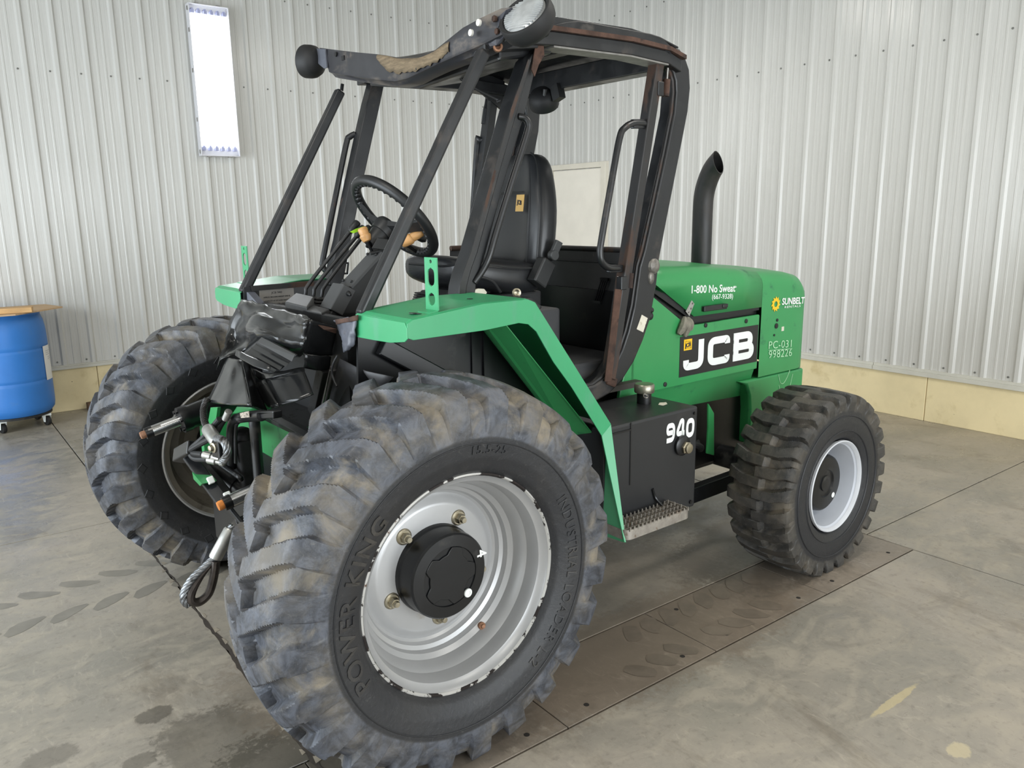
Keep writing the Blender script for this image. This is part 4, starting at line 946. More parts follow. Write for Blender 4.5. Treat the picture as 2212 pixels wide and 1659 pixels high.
# ------------------------------------------------------------------ cab tub
g = G(); PL = [(1.335, .60), (1.345, .625), (1.365, .70), (1.375, .85), (1.375, 1.27), (1.365, 1.42), (1.32, 1.495), (1.22, 1.52), (1.02, 1.535)]
PL2 = [(p.x, p.y) for p in smooth_path([(a, b, 0) for a, b in PL], 3)]
g.loft([[(x, y, .90), (x, y, 1.40), (x + .004, y, 1.478), (x + .014, y, 1.478), (x + .014, y, .90)] for x, y in PL2])
m_tub = M('scratched black tub', S(58, 58, 60), .5, var=.12, vscale=4, layers=[(S(84, 78, 70), .60, .80, 3.2, 9, .7, O3), (S(112, 106, 98), .70, .74, 30, 8, .7, (1, 1, .2))])
tb = obj('rear_tub', g, m_tub, FK, 50)
g = G(); g.tube([(x + .008, y, 1.482) for x, y in PL2], .013, 10); obj('tub_rim', g, m_rusty, tb)
g = G(); g.tube([(x - .002, y, 1.425) for x, y in PL2], .004, 8); obj('tub_bead', g, m_tub, tb)
g = G(); g.box((-.02, .56, .895), (1.36, 1.56, .92)); fo = obj('cab_floor', g, M('dusty floor plate', S(58, 55, 50), .7, var=.2, vscale=8), FK, 0)
g = G()
for k in range(6): g.box((1.02 + .03 * k, .60, .92), (1.035 + .03 * k, .80, .926))
obj('floor_mat_rib', g, m_rub, fo, 0)
g = G(); g.box((1.0, .62, .92), (1.34, 1.5, 1.03)); obj('heater_box', g, m_tub, FK, 0, bevel=.015)
g = G(); g.box((.66, .76, .92), (1.06, 1.36, 1.25)); sb = obj('seat_box', g, m_tub, FK, 0, bevel=.012)
g = G(); g.lathe([(.018, 0), (.018, .012), (.012, .014), (.006, .010)], (0.801,0.740,1.334), (-.6, -1, .1), 18); obj('tub_bolt', g, m_zinc, tb)
g = G()
for k in range(4): g.tube([V((1.355,0.810,1.351)) + V((0, -.012 * k, 0)), V((1.355,0.856,1.245)) + V((0, -.012 * k, 0))], .0035, 6)
for q in ((1.355,0.810,1.351), (1.355,0.856,1.245)): g.box(V(q) - V((.006, .042, .006)), V(q) + V((.006, .006, .006))); obj('wire_grille', g, m_plast, tb)
g = G(); g.prism([(.60, .62, 1.255), (.80, .62, 1.245), (.84, .62, 1.285), (.78, .62, 1.325), (.60, .62, 1.335)], (0, .08, 0)); obj('side_console', g, m_plast, FK, 0, bevel=.008)
g = G(); g.add([(0.439,0.560,1.362), (0.457,0.560,1.371), (0.462,0.560,1.380), (0.478,0.560,1.384), (0.503,0.560,1.381), (0.515,0.560,1.368), (0.511,0.560,1.360), (0.473,0.560,1.361)], [tuple(range(8))]); obj('torn_foam', g, m_paper, FK, 0, solid=.01)
# cab side wall behind the near wheel, and far side wall with its data plate
g = G(); g.prism([(-.03, .552, .93), (.80, .552, .60), (.86, .552, .82), (.45, .552, 1.355), (-.01, .552, 1.345)], (0, .012, 0)); sw = obj('cab_side_wall', g, m_under, FK, 0)
g = G(); g.bar((.06, .535, 1.225), (.34, .52, 1.055), .035, .06); obj('side_brace', g, m_under, FK, 0, bevel=.004)
g = G(); g.bar((.50, .55, 1.28), (.50, .55, .82), .03, .02, (1, 0, 0)); g.bar((.44, .548, 1.28), (.44, .548, .82), .012, .01, (1, 0, 0)); obj('wall_stiffener', g, m_under, sw, 0)
g = G(); g.lathe([(.024, 0), (.024, .008)], (.12, .55, 1.24), (0, -1, 0), 20); g.lathe([(.010, 0), (.010, .006)], (.30, .55, 1.10), (0, -1, 0), 12); obj('wall_plug', g, m_rub, sw)
g = G(); g.prism([(-.03, 1.556, .93), (.80, 1.556, .60), (.86, 1.556, .82), (.44, 1.556, 1.36), (-.01, 1.556, 1.358)], (0, .012, 0)); fw = obj('cab_side_wall', g, m_under, FK, 0)
g = G(); g.bar((.02, 1.553, 1.352), (.43, 1.553, 1.358), .014, .022); obj('rusted_edge', g, m_rusty, fw, 0)
g = G(); g.box((.053, 1.5525, 1.235), (.208, 1.5565, 1.343)); ip = obj('data_plate', g, m_idplate, fw, 0)
for tx, zz, sz, sx in (('JCB 940', 1.324, .012, 1.2), ('APPROX. MACHINE WEIGHT 9700 LB.', 1.307, .0085, .85), ('CAPACITY AT 24" LOAD CENTER', 1.291, .0085, .85), ('8000 LB. AT', 1.272, .015, 1.0), ('LIFT', 1.255, .012, 1.0)):
    place_text(text_mesh(tx, sz, .0003, .0001, 'CENTER'), (.130, 1.552, zz), (1, 0, 0), (0, 0, 1), m_ink, fw, sx, 1)
g = G(); g.prism([(0.000,1.628,1.343), (0.000,1.538,1.337), (0.000,1.416,1.289), (0.000,1.478,1.280), (0.000,1.679,1.292)], (.03, 0, 0)); obj('torn_corner', g, m_sheetgrey, fw, 0)

# ------------------------------------------------------------------ seat
g = G(); rings = []
SX = [(.585, 1.470, .17, .045), (.605, 1.488, .205, .06), (.66, 1.496, .235, .075), (.76, 1.488, .25, .085), (.87, 1.476, .255, .09), (1.0, 1.464, .255, .085), (1.04, 1.454, .25, .07)]
for x, zt, w, th in SX:
    R_ = []
    for k in range(28):
        a = 2 * pi * k / 28; ca, sa = cos(a), sin(a); p = 3.2
        rr = (abs(ca) ** p + abs(sa) ** p) ** (-1 / p); yy = w * rr * ca; zz = th * rr * sa
        dish = -.022 * (1 - (yy / w) ** 2) if sa > 0 and x > .63 else 0
        R_.append((x, 1.07 + yy, zt - th + zz + dish))
    rings.append(R_)
g.loft(rings); cu_ = obj('seat_cushion', g, m_vinyl, FK, 60, sub=1)
g = G(); P = []
for x, zt, w, th in SX[1:]: P.append((x, 1.07 - w - .002, zt - th * .55))
P = P[::-1] + [(.582, 1.07 - .12, 1.442), (.579, 1.07 + .12, 1.442)]
g.tube(smooth_path(P, 4), .005, 6); obj('piping', g, m_plast, cu_)
g = G(); rings = []
BZ = [(1.405, 0.245, 0.066, 1.03), (1.45, 0.25, 0.0744, 1.04), (1.55, 0.255, 0.0792, 1.05), (1.66, 0.25, 0.0792, 1.063), (1.74, 0.228, 0.0744, 1.075), (1.8, 0.205, 0.0696, 1.085), (1.85, 0.18, 0.0624, 1.095), (1.885, 0.145, 0.0504, 1.101), (1.902, 0.1, 0.0336, 1.105)]
for z, w, th, xc in BZ:
    R_ = []
    for k in range(36):
        a = 2 * pi * k / 36; ca, sa = cos(a), sin(a); p = 3.4
        rr = (abs(ca) ** p + abs(sa) ** p) ** (-1 / p); yy = w * rr * ca; xx = th * rr * sa
        if sa < 0: xx += .028 * (1 - min(1, (abs(yy) / (w * .72)) ** 4)) * (1 if z < 1.84 else .5)
        R_.append((xc + xx, 1.07 + yy, z))
    rings.append(R_)
g.loft(rings); sbk = obj('seat_back', g, m_vinyl, FK, 60, sub=1)
for s in (-1, 1):
    g = G(); P = [(xc - th - .001 + .016, 1.07 + s * w * .72, z) for z, w, th, xc in BZ[:-1]]; g.tube(smooth_path(P, 3), .0045, 6)
    P = [(xc - th * .80, 1.07 + s * (w * .985), z) for z, w, th, xc in BZ]; g.tube(smooth_path(P, 3), .004, 6); obj('piping', g, m_plast, sbk)
g = G(); g.tube([(.988, .91, 1.735), (.998, 1.07, 1.735), (.988, 1.23, 1.735)], .0035, 6); obj('seam', g, m_plast, sbk)
# small badge sewn on the backrest
bx = lambda y, z: .9525 + (z - 1.66) * .12 - 0.0
g = G(); g.prism([(.985, .915, 1.655), (.985, .965, 1.655), (.994, .965, 1.725), (.994, .915, 1.725)], (-.003, 0, 0)); obj('seat_badge', g, M('tan badge', S(198, 160, 92), .5, var=.05), sbk, 0)
place_text(text_mesh('JCB', .026, .0004, .0006, 'CENTER', .9), (.9835, .940, 1.684), (0, -1, -.15), (.12, 0, 1), m_ink, sbk, .8, 1)
g = G(); g.box((.70, .88, 1.345), (1.02, 1.26, 1.375)); g.box((.68, .86, 1.25), (1.04, 1.28, 1.318)); g.bar((.7, .90, 1.315), (.85, .90, 1.35), .03, .02); g.bar((.9, .90, 1.315), (.95, .90, 1.35), .03, .02); g.bar((.7, 1.24, 1.315), (.85, 1.24, 1.35), .03, .02); sus = obj('seat_suspension', g, m_rub, FK, 0, bevel=.012)
g = G()
for k in range(7): g.box((.63 + .004 * k, .85 - .004 * k, 1.25 + .009 * k), (.72, 1.28, 1.256 + .009 * k))
g.prism([(.585, .98, 1.285), (.63, .95, 1.275), (.66, .95, 1.345), (.63, .97, 1.34)], (0, .12, 0)); obj('suspension_bellows', g, m_rub, sus, 30)
g = G(); g.tube(smooth_path([(.60, .84, 1.385), (.66, .80, 1.40), (.72, .79, 1.38), (.76, .79, 1.335)], 5), .006, 8); obj('seat_lever', g, m_plast, sus)
g = G(); g.bar((1.005, .785, 1.45), (.945, .785, 1.355), .055, .075, (0, 1, 0)); hnd = obj('recliner_cover', g, m_plast, FK, 0, bevel=.008)
g = G(); g.bar((1.035, .78, 1.475), (1.060, .77, 1.53), .018, .035, (0, 1, 0)); g.lathe([(.022, -.012), (.022, .014), (.019, .016)], (1.030, .775, 1.472), (0, -1, 0), 24); obj('recliner_lever', g, m_sat, hnd, 30, bevel=.003)

# ------------------------------------------------------------------ dash, steering, levers
g = G(); g.prism([(0.334,0.980,1.503), (0.190,0.980,1.379), (0.167,0.980,1.360), (0.100,0.980,1.295), (0.078,0.980,1.245), (0.215,0.980,1.239), (0.282,0.980,1.332), (0.356,0.980,1.483)], (0, .085, 0)); dk = obj('steering_console', g, m_plast, FK, 0, bevel=.006)
def quadplate(name, pts, n, mat, par, bev=.003):
    g = G(); g.prism([V(p) for p in pts], V(n)); return obj(name, g, mat, par, 0, bevel=bev)
cc = quadplate('column_cover', [V((0.332,0.980,1.507)) + V((-.004, .089, .004)), V((0.332,0.980,1.507)) + V((-.004, -.004, .004)), V((0.188,0.980,1.381)) + V((-.004, -.004, .004)), V((0.188,0.980,1.381)) + V((-.004, .089, .004))], (.012, 0, -.012), m_sat, dk)
g = G()
for p in (V((0.315,0.980,1.492)) + V((0, .075, 0)), V((0.315,0.980,1.492)) + V((0, .01, 0)), V((0.205,0.980,1.396)) + V((0, .075, 0)), V((0.205,0.980,1.396)) + V((0, .01, 0))): g.lathe([(.006, 0), (.006, .004), (.003, .006)], V(p) + V((-.006, 0, .006)), (-1, 0, 1), 10)
obj('cover_screw', g, m_plast, cc)
lb = quadplate('switch_box', [V((0.157,0.970,1.397)) + V((0, .095, 0)), (0.157,0.970,1.397), (0.094,0.970,1.307), V((0.094,0.970,1.307)) + V((0, .095, 0))], (.05, 0, -.03), m_sat, dk, .004)
g = G(); g.lathe([(.010, 0), (.010, .012), (.004, .03)], (0.173,0.980,1.363), (0, -1, -.3), 12); obj('column_knob', g, m_plast, dk)
g = G(); g.bar((0.282,0.985,1.429), (0.255,0.985,1.378), .008, .020); obj('side_tab', g, m_plast, dk, 0, bevel=.003)
ctr = V((.44, 1.06, 1.637)); cax = V((.74, 0, .67)).normalized(); cu1 = V((0, 1, 0)); cu2 = cax.cross(cu1)
g = G(); RW = .193; g.tube([ctr + (cu1 * cos(2 * pi * k / 64) + cu2 * sin(2 * pi * k / 64)) * RW for k in range(64)], .0205, 14, True); sw_ = obj('steering_wheel', g, m_plast, FK, 60)
g = G()
for k in range(40):
    a = 2 * pi * (k + .3) / 40; p = ctr + (cu1 * cos(a) + cu2 * sin(a)) * (RW - .012) - cax * .008; g.sphere(p, .0125, 6)
o = obj('finger_grip', g, m_plast, sw_); o['kind'] = 'stuff'
g = G()
for ang in (22, 190, 285):
    a = radians(ang); d = cu1 * cos(a) + cu2 * sin(a); t = cu2 * cos(a) - cu1 * sin(a)
    g.loft([[ctr + d * r - cax * dz + t * w, ctr + d * r - cax * (dz + th) + t * w * .8, ctr + d * r - cax * (dz + th) - t * w * .8, ctr + d * r - cax * dz - t * w] for r, dz, w, th in ((.03, .048, .036, .022), (.08, .042, .030, .016), (.14, .018, .027, .013), (.188, .004, .030, .012))])
obj('spoke', g, m_plast, sw_, 40)
g = G(); g.lathe([(.046, -.092), (.050, -.055), (.048, -.045), (.042, -.036), (.026, -.032), (.001, -.031)], ctr, cax, 36); obj('wheel_hub', g, m_plast, sw_)
g = G(); g.lathe([(.034, 0), (.040, .06), (.036, .085)], ctr - cax * .155, cax, 28); obj('column_neck', g, m_plast, dk)
quadplate('switch_cover', [(0.317,1.060,1.559), (0.364,1.060,1.552), (0.341,1.060,1.513), (0.304,1.060,1.524)], (.03, .06, 0), m_plast, dk)
quadplate('switch_cover', [(0.315,0.980,1.564), (0.360,0.980,1.557), (0.357,0.980,1.511), (0.285,0.980,1.523)], (.04, .06, -.01), m_plast, dk)
def wood_grip(a, b, par):
    a, b = V(a), V(b); L = (b - a).length; g = G()
    g.lathe([(.004, 0), (.015, .002), (.019, .16 * L), (.0215, .34 * L), (.0225, .42 * L), (.0215, .48 * L), (.018, .52 * L), (.0195, .75 * L), (.019, .95 * L), (.0165, L), (.008, L), (.008, L * .9)], a, b - a, 24); o = obj('wooden_grip', g, m_wood, par, 40)
    return o
g = G(); g.tube([(0.291,1.000,1.503), (0.396,0.985,1.522), (0.415,0.970,1.534)], .007, 8); g.tube([(0.336,1.060,1.499), (0.314,1.050,1.532), (0.301,1.040,1.547)], .007, 8); gear = obj('shift_lever', g, m_plast, FK)
wood_grip((0.412,0.970,1.534), (0.483,0.930,1.583), gear); wood_grip((0.303,1.040,1.547), (0.293,1.060,1.599), gear)
g = G(); g.bar((.505, .98, 1.545), (.53, .985, 1.60), .03, .04, (0, 1, 0)); g.bar((.49, 1.0, 1.60), (.54, 1.0, 1.61), .03, .02, (0, 1, 0)); obj('column_bracket', g, m_plast, dk, 0, bevel=.004)
# hydraulic control levers with boots
for k, (dx, dy) in enumerate(((0, .05), (.012, .0), (.024, -.05))):
    b = V((.14 + dx, 1.235 + dy, 1.30)); t_ = V((.365 + dx * .5, 1.235 + dy * .8, 1.575 + .02 * (k == 0)))
    g = G(); g.tube(smooth_path([b, b + V((.004, 0, .045)), b + V((.03, 0, .09)), t_], 6), .0078, 10); lv = obj('control_lever', g, m_frame, FK, 60)
    g = G(); g.lathe([(.010, -.02), (.018, -.005), (.019, .02), (.014, .035), (.008, .038)], t_, t_ - (b + V((.03, 0, .09))), 16); obj('lever_knob', g, m_plast, lv)
    g = G(); g.lathe([(.030, 0), (.024, .007), (.030, .012), (.022, .019), (.028, .024), (.018, .031), (.022, .036), (.010, .044)], b + V((0, 0, -.012)), (0, 0, 1), 18); obj('lever_boot', g, m_rub, lv)
    if k == 1:
        g = G(); q = [(0.261,1.100,1.585), (0.290,1.100,1.597), (0.325,1.100,1.605), (0.341,1.100,1.597), (0.309,1.100,1.589), (0.277,1.100,1.579)]; g.prism(q, (0, .002, 0)); obj('lime_tag', g, m_lime, lv, 0)
g = G(); g.prism([(0.020,1.209,1.322), (0.020,1.007,1.317), (0.100,1.116,1.344), (0.100,1.278,1.348)], (0, 0, -.05)); g.prism([(0.020,1.049,1.307), (0.020,0.884,1.307), (0.090,0.965,1.308), (0.090,1.132,1.315)], (0, 0, -.06)); dt = obj('dash_top', g, m_sat, FK, 0, bevel=.004)
g = G(); g.prism([(.02, .70, 1.30), (.02, 1.50, 1.30), (.02, 1.50, .92), (.02, .70, .92)], (.03, 0, 0)); g.box((.02, .98, 1.20), (.20, 1.50, 1.285)); obj('dash_panel', g, m_plast, FK, 0)
g = G(); g.bar((0.448,1.560,1.438), (0.440,1.560,1.388), .008, .006); g.bar((0.480,1.560,1.436), (0.472,1.560,1.387), .008, .006); g.bar((0.443,1.560,1.438), (0.482,1.560,1.436), .008, .008); g.bar((0.438,1.560,1.391), (0.475,1.560,1.389), .008, .008); g.bar((0.437,1.560,1.382), (0.415,1.560,1.363), .012, .03); obj('door_striker', g, m_plast, FK, 0)

# ------------------------------------------------------------------ crushed front sheet metal
from mathutils import noise as MN
def crumple(name, rows, mat, par, k=4, amp=.004, sc=14, th=.003, label=None, fine=.12):
    R1 = [smooth_path(r, k) for r in rows]; cols = list(zip(*R1)); C2 = [smooth_path(c, k) for c in cols]; rows2 = list(zip(*C2))
    out = []
    for r in rows2:
        out.append([p + V(MN.noise_vector(p * sc)) * amp + V(MN.noise_vector(p * sc * 2.7)) * amp * .4 + V(MN.noise_vector(p * sc * 6.1)) * amp * fine for p in r])
    g = G(); g.loft(out, False, False)
    return obj(name, g, mat, par, 75, solid=th, label=label)
A0 = [(-0.060,1.474,1.321), (-0.065,1.348,1.324), (-0.070,1.148,1.318), (-0.080,0.934,1.316), (-0.090,0.761,1.315), (-0.085,0.755,1.309)]
A1 = [(-0.110,1.375,1.310), (-0.100,1.283,1.310), (-0.100,1.100,1.299), (-0.110,0.887,1.297), (-0.118,0.715,1.309), (-0.100,0.719,1.307)]
A2 = [(-0.130,1.430,1.222), (-0.110,1.333,1.253), (-0.140,1.084,1.293), (-0.110,0.895,1.275), (-0.122,0.728,1.287), (-0.105,0.718,1.287)]
A3 = [(-0.170,1.381,1.172), (-0.120,1.361,1.193), (-0.160,1.090,1.254), (-0.145,0.914,1.247), (-0.128,0.747,1.248), (-0.110,0.726,1.261)]
A4 = [(-0.210,1.318,1.129), (-0.140,1.324,1.157), (-0.180,0.977,1.231), (-0.150,0.861,1.224), (-0.135,0.748,1.214), (-0.120,0.733,1.214)]
A5 = [(-0.250,1.265,1.078), (-0.240,1.157,1.141), (-0.100,1.205,1.121), (-0.090,1.004,1.138), (-0.090,0.877,1.163), (-0.110,0.771,1.189)]
cw_ = crumple('crushed_cowl', [A0, A1, A2, A3, A4, A5], m_gloss, FK, 5, .009, 12, .003, 'crumpled glossy black front cowl', .30)
crumple('cowl_side', [[(-0.100,0.722,1.310), (-0.030,0.764,1.285), (0.020,0.773,1.263)], [(-0.110,0.735,1.250), (-0.030,0.783,1.225), (0.020,0.798,1.210)], [(-0.110,0.767,1.189), (-0.030,0.817,1.167), (0.020,0.823,1.160)]], m_gloss, FK, 4, .003)
crumple('cowl_lower_edge', [[(-0.120,0.747,1.195), (-0.060,0.752,1.179), (0.000,0.788,1.163)], [(-0.120,0.744,1.171), (-0.060,0.756,1.154), (0.000,0.800,1.135)], [(-0.110,0.779,1.139), (-0.060,0.767,1.125), (0.000,0.810,1.111)]], m_gloss, FK, 4, .004, 20)
g = G(); g.prism([(-0.060,0.751,1.285), (-0.020,0.743,1.273), (0.000,0.736,1.266), (0.000,0.745,1.250), (-0.050,0.724,1.270)], (.004, 0, 0)); obj('rusted_edge', g, m_rust, cw_, 0)
def slat(a, b, c, d, n=(.0, .0, .0), mat=m_gloss):
    g = G(); P = [V(a), V(b), V(c), V(d)]; g.prism(P, (.006, .004, .004)); obj('louver_slat', g, mat, cw_, 0, bevel=.0012)
g = G(); g.prism([(-0.165,0.990,1.228), (-0.160,0.713,1.196), (-0.165,0.879,1.113), (-0.185,1.164,1.144)], (.006, .002, .002)); obj('louver_shade_plate', g, M('near-black louver shade', S(10, 10, 11), .6), cw_, 0)  # near-black plate: the shade between the slats put into its colour
slat((-0.205,0.899,1.237), (-0.200,0.634,1.210), (-0.212,0.630,1.193), (-0.220,0.897,1.225), mat=m_sat)
slat((-0.200,0.969,1.207), (-0.195,0.695,1.176), (-0.205,0.696,1.165), (-0.212,0.975,1.196))
slat((-0.200,1.018,1.186), (-0.195,0.751,1.156), (-0.205,0.752,1.146), (-0.212,1.024,1.175))
slat((-0.200,1.072,1.166), (-0.195,0.801,1.139), (-0.205,0.810,1.128), (-0.212,1.084,1.154))
crumple('bent_slat', [[(-0.240,1.051,1.184), (-0.235,0.911,1.173), (-0.225,0.782,1.163)], [(-0.250,1.030,1.176), (-0.245,0.888,1.161), (-0.230,0.772,1.155)], [(-0.255,1.023,1.167), (-0.250,0.864,1.149), (-0.235,0.769,1.145)]], m_gloss, cw_, 3, .002)
crumple('bent_panel', [[(-0.235,1.162,1.138), (-0.245,1.088,1.146), (-0.250,1.021,1.153), (-0.235,1.017,1.152)], [(-0.272,1.124,1.101), (-0.285,0.992,1.117), (-0.275,0.961,1.119), (-0.270,0.907,1.123)], [(-0.312,1.098,1.051), (-0.322,0.940,1.071), (-0.318,0.869,1.079), (-0.310,0.777,1.091)], [(-0.350,1.081,1.003), (-0.360,0.886,1.031), (-0.350,0.802,1.042), (-0.350,0.644,1.069)]], m_gloss, FK, 5, .0025, 9, .003, 'bent black panel hanging at the crushed front')
crumple('bent_panel', [[(-0.235,1.017,1.152), (-0.200,1.055,1.119), (-0.200,1.004,1.109)], [(-0.300,0.801,1.105), (-0.240,0.909,1.066), (-0.220,0.912,1.051)], [(-0.350,0.644,1.067), (-0.280,0.772,1.025), (-0.240,0.800,1.006)]], m_under, FK, 4, .003)
crumple('folded_panel', [[(-0.190,1.043,1.111), (-0.200,0.886,1.116), (-0.170,0.795,1.135), (-0.130,0.725,1.151)], [(-0.200,1.004,1.085), (-0.220,0.839,1.103), (-0.190,0.748,1.131), (-0.140,0.704,1.145)]], m_gloss, FK, 4, .004, 24)
crumple('folded_panel', [[(-0.220,0.834,1.106), (-0.190,0.748,1.131), (-0.140,0.707,1.149)], [(-0.230,0.761,1.070), (-0.200,0.682,1.097), (-0.150,0.647,1.114)], [(-0.240,0.688,1.040), (-0.210,0.614,1.067), (-0.160,0.595,1.084)]], m_gloss, FK, 4, .002, 8)
crumple('folded_panel', [[(-0.200,1.012,1.050), (-0.235,0.864,1.095), (-0.220,0.839,1.103)], [(-0.220,0.909,1.026), (-0.240,0.796,1.065), (-0.230,0.761,1.070)], [(-0.230,0.826,1.000), (-0.245,0.732,1.026), (-0.240,0.688,1.040)]], m_gloss, FK, 3, .003, 16)
crumple('torn_flap', [[(-0.020,0.697,1.305), (-0.030,0.605,1.318), (-0.030,0.514,1.333)], [(-0.010,0.707,1.278), (-0.030,0.598,1.292), (-0.030,0.524,1.300)], [(-0.020,0.670,1.253), (-0.040,0.569,1.266), (-0.030,0.531,1.264)], [(-0.030,0.625,1.232), (-0.040,0.573,1.235), (-0.030,0.547,1.238)], [(-0.030,0.632,1.206), (-0.040,0.588,1.213), (-0.030,0.585,1.214)]], m_sheetgrey, FK, 4, .011, 20, .004, 'torn blue grey sheet beside the near fender')
crumple('torn_edge', [[(-0.025,0.683,1.307), (-0.035,0.588,1.321), (-0.035,0.504,1.338)], [(-0.025,0.678,1.291), (-0.036,0.588,1.306), (-0.036,0.507,1.321)]], m_rust, FK, 3, .002, 20, .005)
g = G(); g.bar((-0.030,0.713,1.137), (-0.030,0.826,0.955), .03, .012); g.bar((-0.020,0.808,1.122), (-0.020,0.919,0.936), .05, .03); obj('mast_hinge_post', g, m_rusty, FK, 0, bevel=.003)
g = G(); g.tube([(-0.050,0.697,1.134), (-0.050,0.793,0.966)], .0035, 6); obj('hinge_rod', g, m_steel, FK)
g = G(); g.tube(smooth_path([(-0.040,0.655,1.189), (-0.050,0.669,1.161), (-0.050,0.684,1.127), (-0.050,0.670,1.102), (-0.050,0.652,1.085)], 5), .004, 8); obj('loose_wire', g, m_rub, FK)
crumple('inner_panel', [[(0.000,0.717,1.165), (0.000,0.537,1.150), (0.050,0.445,1.134)], [(0.000,0.784,1.064), (0.030,0.704,1.048), (0.050,0.576,1.042)], [(0.000,0.875,0.946), (0.030,0.806,0.936), (0.050,0.650,0.963)]], m_tub, FK, 3, .004)

# ------------------------------------------------------------------ front chassis nose, tilt cylinders, hoses, cables
g = G(); g.box((-.148, .60, .40), (-.136, 1.52, .77)); obj('lower_nose', g, m_under, FK, 0)
g = G(); g.box((-.15, .58, .765), (-.135, 1.54, .905)); np_ = obj('nose_plate', g, m_green, FK, 0, bevel=.003)
g = G(); g.prism([(-0.170,1.051,0.936), (-0.170,0.680,0.926), (-0.155,0.677,0.942), (-0.155,1.032,0.953)], (.02, 0, 0)); g.box((-.16, .56, .908), (.02, 1.54, .925)); obj('nose_flange', g, m_under, np_, 0, bevel=.002)
g = G(); g.prism([(-.16, .72, .92), (-.16, .78, .92), (.05, .78, .96), (.05, .72, .96)], (0, 0, -.3)); g.prism([(-.30, 1.34, .62), (-.14, 1.34, .56), (-.14, 1.34, .98), (-.30, 1.34, .93)], (0, .03, 0)); obj('mast_bracket', g, m_green, np_, 0, bevel=.003)
g = G(); g.prism([(-0.300,1.207,0.951), (-0.300,1.127,0.966), (-0.300,1.181,0.876), (-0.300,1.276,0.857)], (.012, 0, 0)); obj('mast_bracket', g, m_green, np_, 0)
crumple('green_guard', [[(-0.250,1.064,0.973), (-0.250,0.933,0.994), (-0.220,0.918,0.981)], [(-0.250,1.116,0.937), (-0.250,0.960,0.972), (-0.220,0.928,0.974)]], m_green, FK, 3, .002)
g = G(); g.prism([(-0.240,1.139,0.856), (-0.240,0.982,0.889), (-0.240,0.973,0.930), (-0.240,1.129,0.899)], (.008, 0, 0)); obj('green_guard', g, m_green, FK, 0)
def flatloop(pts, w, th, par, name, mat, closed=False):
    g = G(); P = smooth_path(pts, 4, closed); g.tube(P, w, 10, closed); return obj(name, g, mat, par, 60)
lf = flatloop([(-0.330,0.942,0.787), (-0.330,0.920,0.877), (-0.330,0.900,0.939), (-0.330,0.865,0.974), (-0.330,0.795,0.997), (-0.330,0.695,1.021), (-0.330,0.610,1.039)], .018, 0, FK, 'hose_guard', m_under)
flatloop([(-0.330,0.894,0.816), (-0.330,0.865,0.938), (-0.330,0.831,0.973), (-0.330,0.771,0.992), (-0.330,0.698,1.008)], .006, 0, lf, 'guard_rib', m_frame)
flatloop([(-0.310,0.736,1.000), (-0.310,0.736,0.945), (-0.310,0.737,0.866), (-0.310,0.737,0.785)], .018, 0, lf, 'guard_rib', m_under)
g = G(); g.prism([(-0.350,0.822,0.995), (-0.350,0.637,1.049), (-0.330,0.516,1.071), (-0.330,0.520,1.046), (-0.340,0.670,1.017), (-0.350,0.793,0.988)], (.03, 0, 0)); obj('guard_top', g, m_under, lf, 0, bevel=.004)
g = G(); g.prism([(-0.350,0.746,1.025), (-0.350,0.665,1.047), (-0.350,0.661,1.028), (-0.350,0.738,1.010)], (-.002, 0, 0)); obj('worn_patch', g, M('worn speckled primer', S(160, 150, 136), .8, var=.35, vscale=60, layers=[(S(60, 54, 50), .5, .6, 90, 4, .8, O3)]), lf, 0)
g = G(); a, b = V((-0.290,0.917,0.903)), V((-0.270,0.951,0.711)); g.bar(a, b, .10, .075, (0, 1, 0)); g.sphere(a, .05, 10, (.7, 1, .6)); obj('rubber_buffer', g, M('dull black rubber buffer', S(20, 20, 21), .75, var=.3, vscale=30, bump=.5, bscale=60), FK, 0, bevel=.02, seg=4)
def ram(tip, end, body_end, rr, br, rustmat, name='tilt_cylinder'):
    tip, end, be = V(tip), V(end), V(body_end); d = (end - tip).normalized(); g = G()
    g.lathe([(br * .8, -.012), (br * 1.08, -.01), (br * 1.08, .02), (br, .026), (br, (be - end).length)], end, d, 32); o = obj(name, g, m_under, FK, 40)
    g = G(); g.cyl(tip + d * .028, end + d * .02, rr, 32); obj('chrome_rod', g, m_chrome, o, 40)
    g = G(); g.cyl(tip + d * .004, tip + d * .030, rr * 1.02, 28); obj('rod_end', g, m_under, o, 40)
    g = G(); g.lathe([(rr * .2, -.016), (rr * .62, -.014), (rr * .70, -.006), (rr * .66, .006)], tip, d, 16); obj('broken_thread', g, rustmat, o, 30)
    g = G()
    for k in range(6): a = 2 * pi * k / 6; u = d.orthogonal().normalized(); w = d.cross(u); c = end + (u * cos(a) + w * sin(a)) * br * .86 - d * .012; g.lathe([(.008, 0), (.008, -.008)], c, d, 6)
    obj('gland_bolt', g, m_under, o, 0); return o
ram((-0.503,1.370,0.850), (-0.359,1.370,0.883), (-.06, 1.37, .955), .0215, .048, m_copper)
ram((-0.434,0.750,0.730), (-.18, .75, .785), (.05, .75, .84), .0235, .048, m_orange)
g = G(); g.tube([V((-0.491,1.370,0.866)) + V((0, -.012, 0)), V((-0.445,1.370,0.876)) + V((0, -.012, 0))], .006, 8); obj('rod_key', g, m_steel, FK)
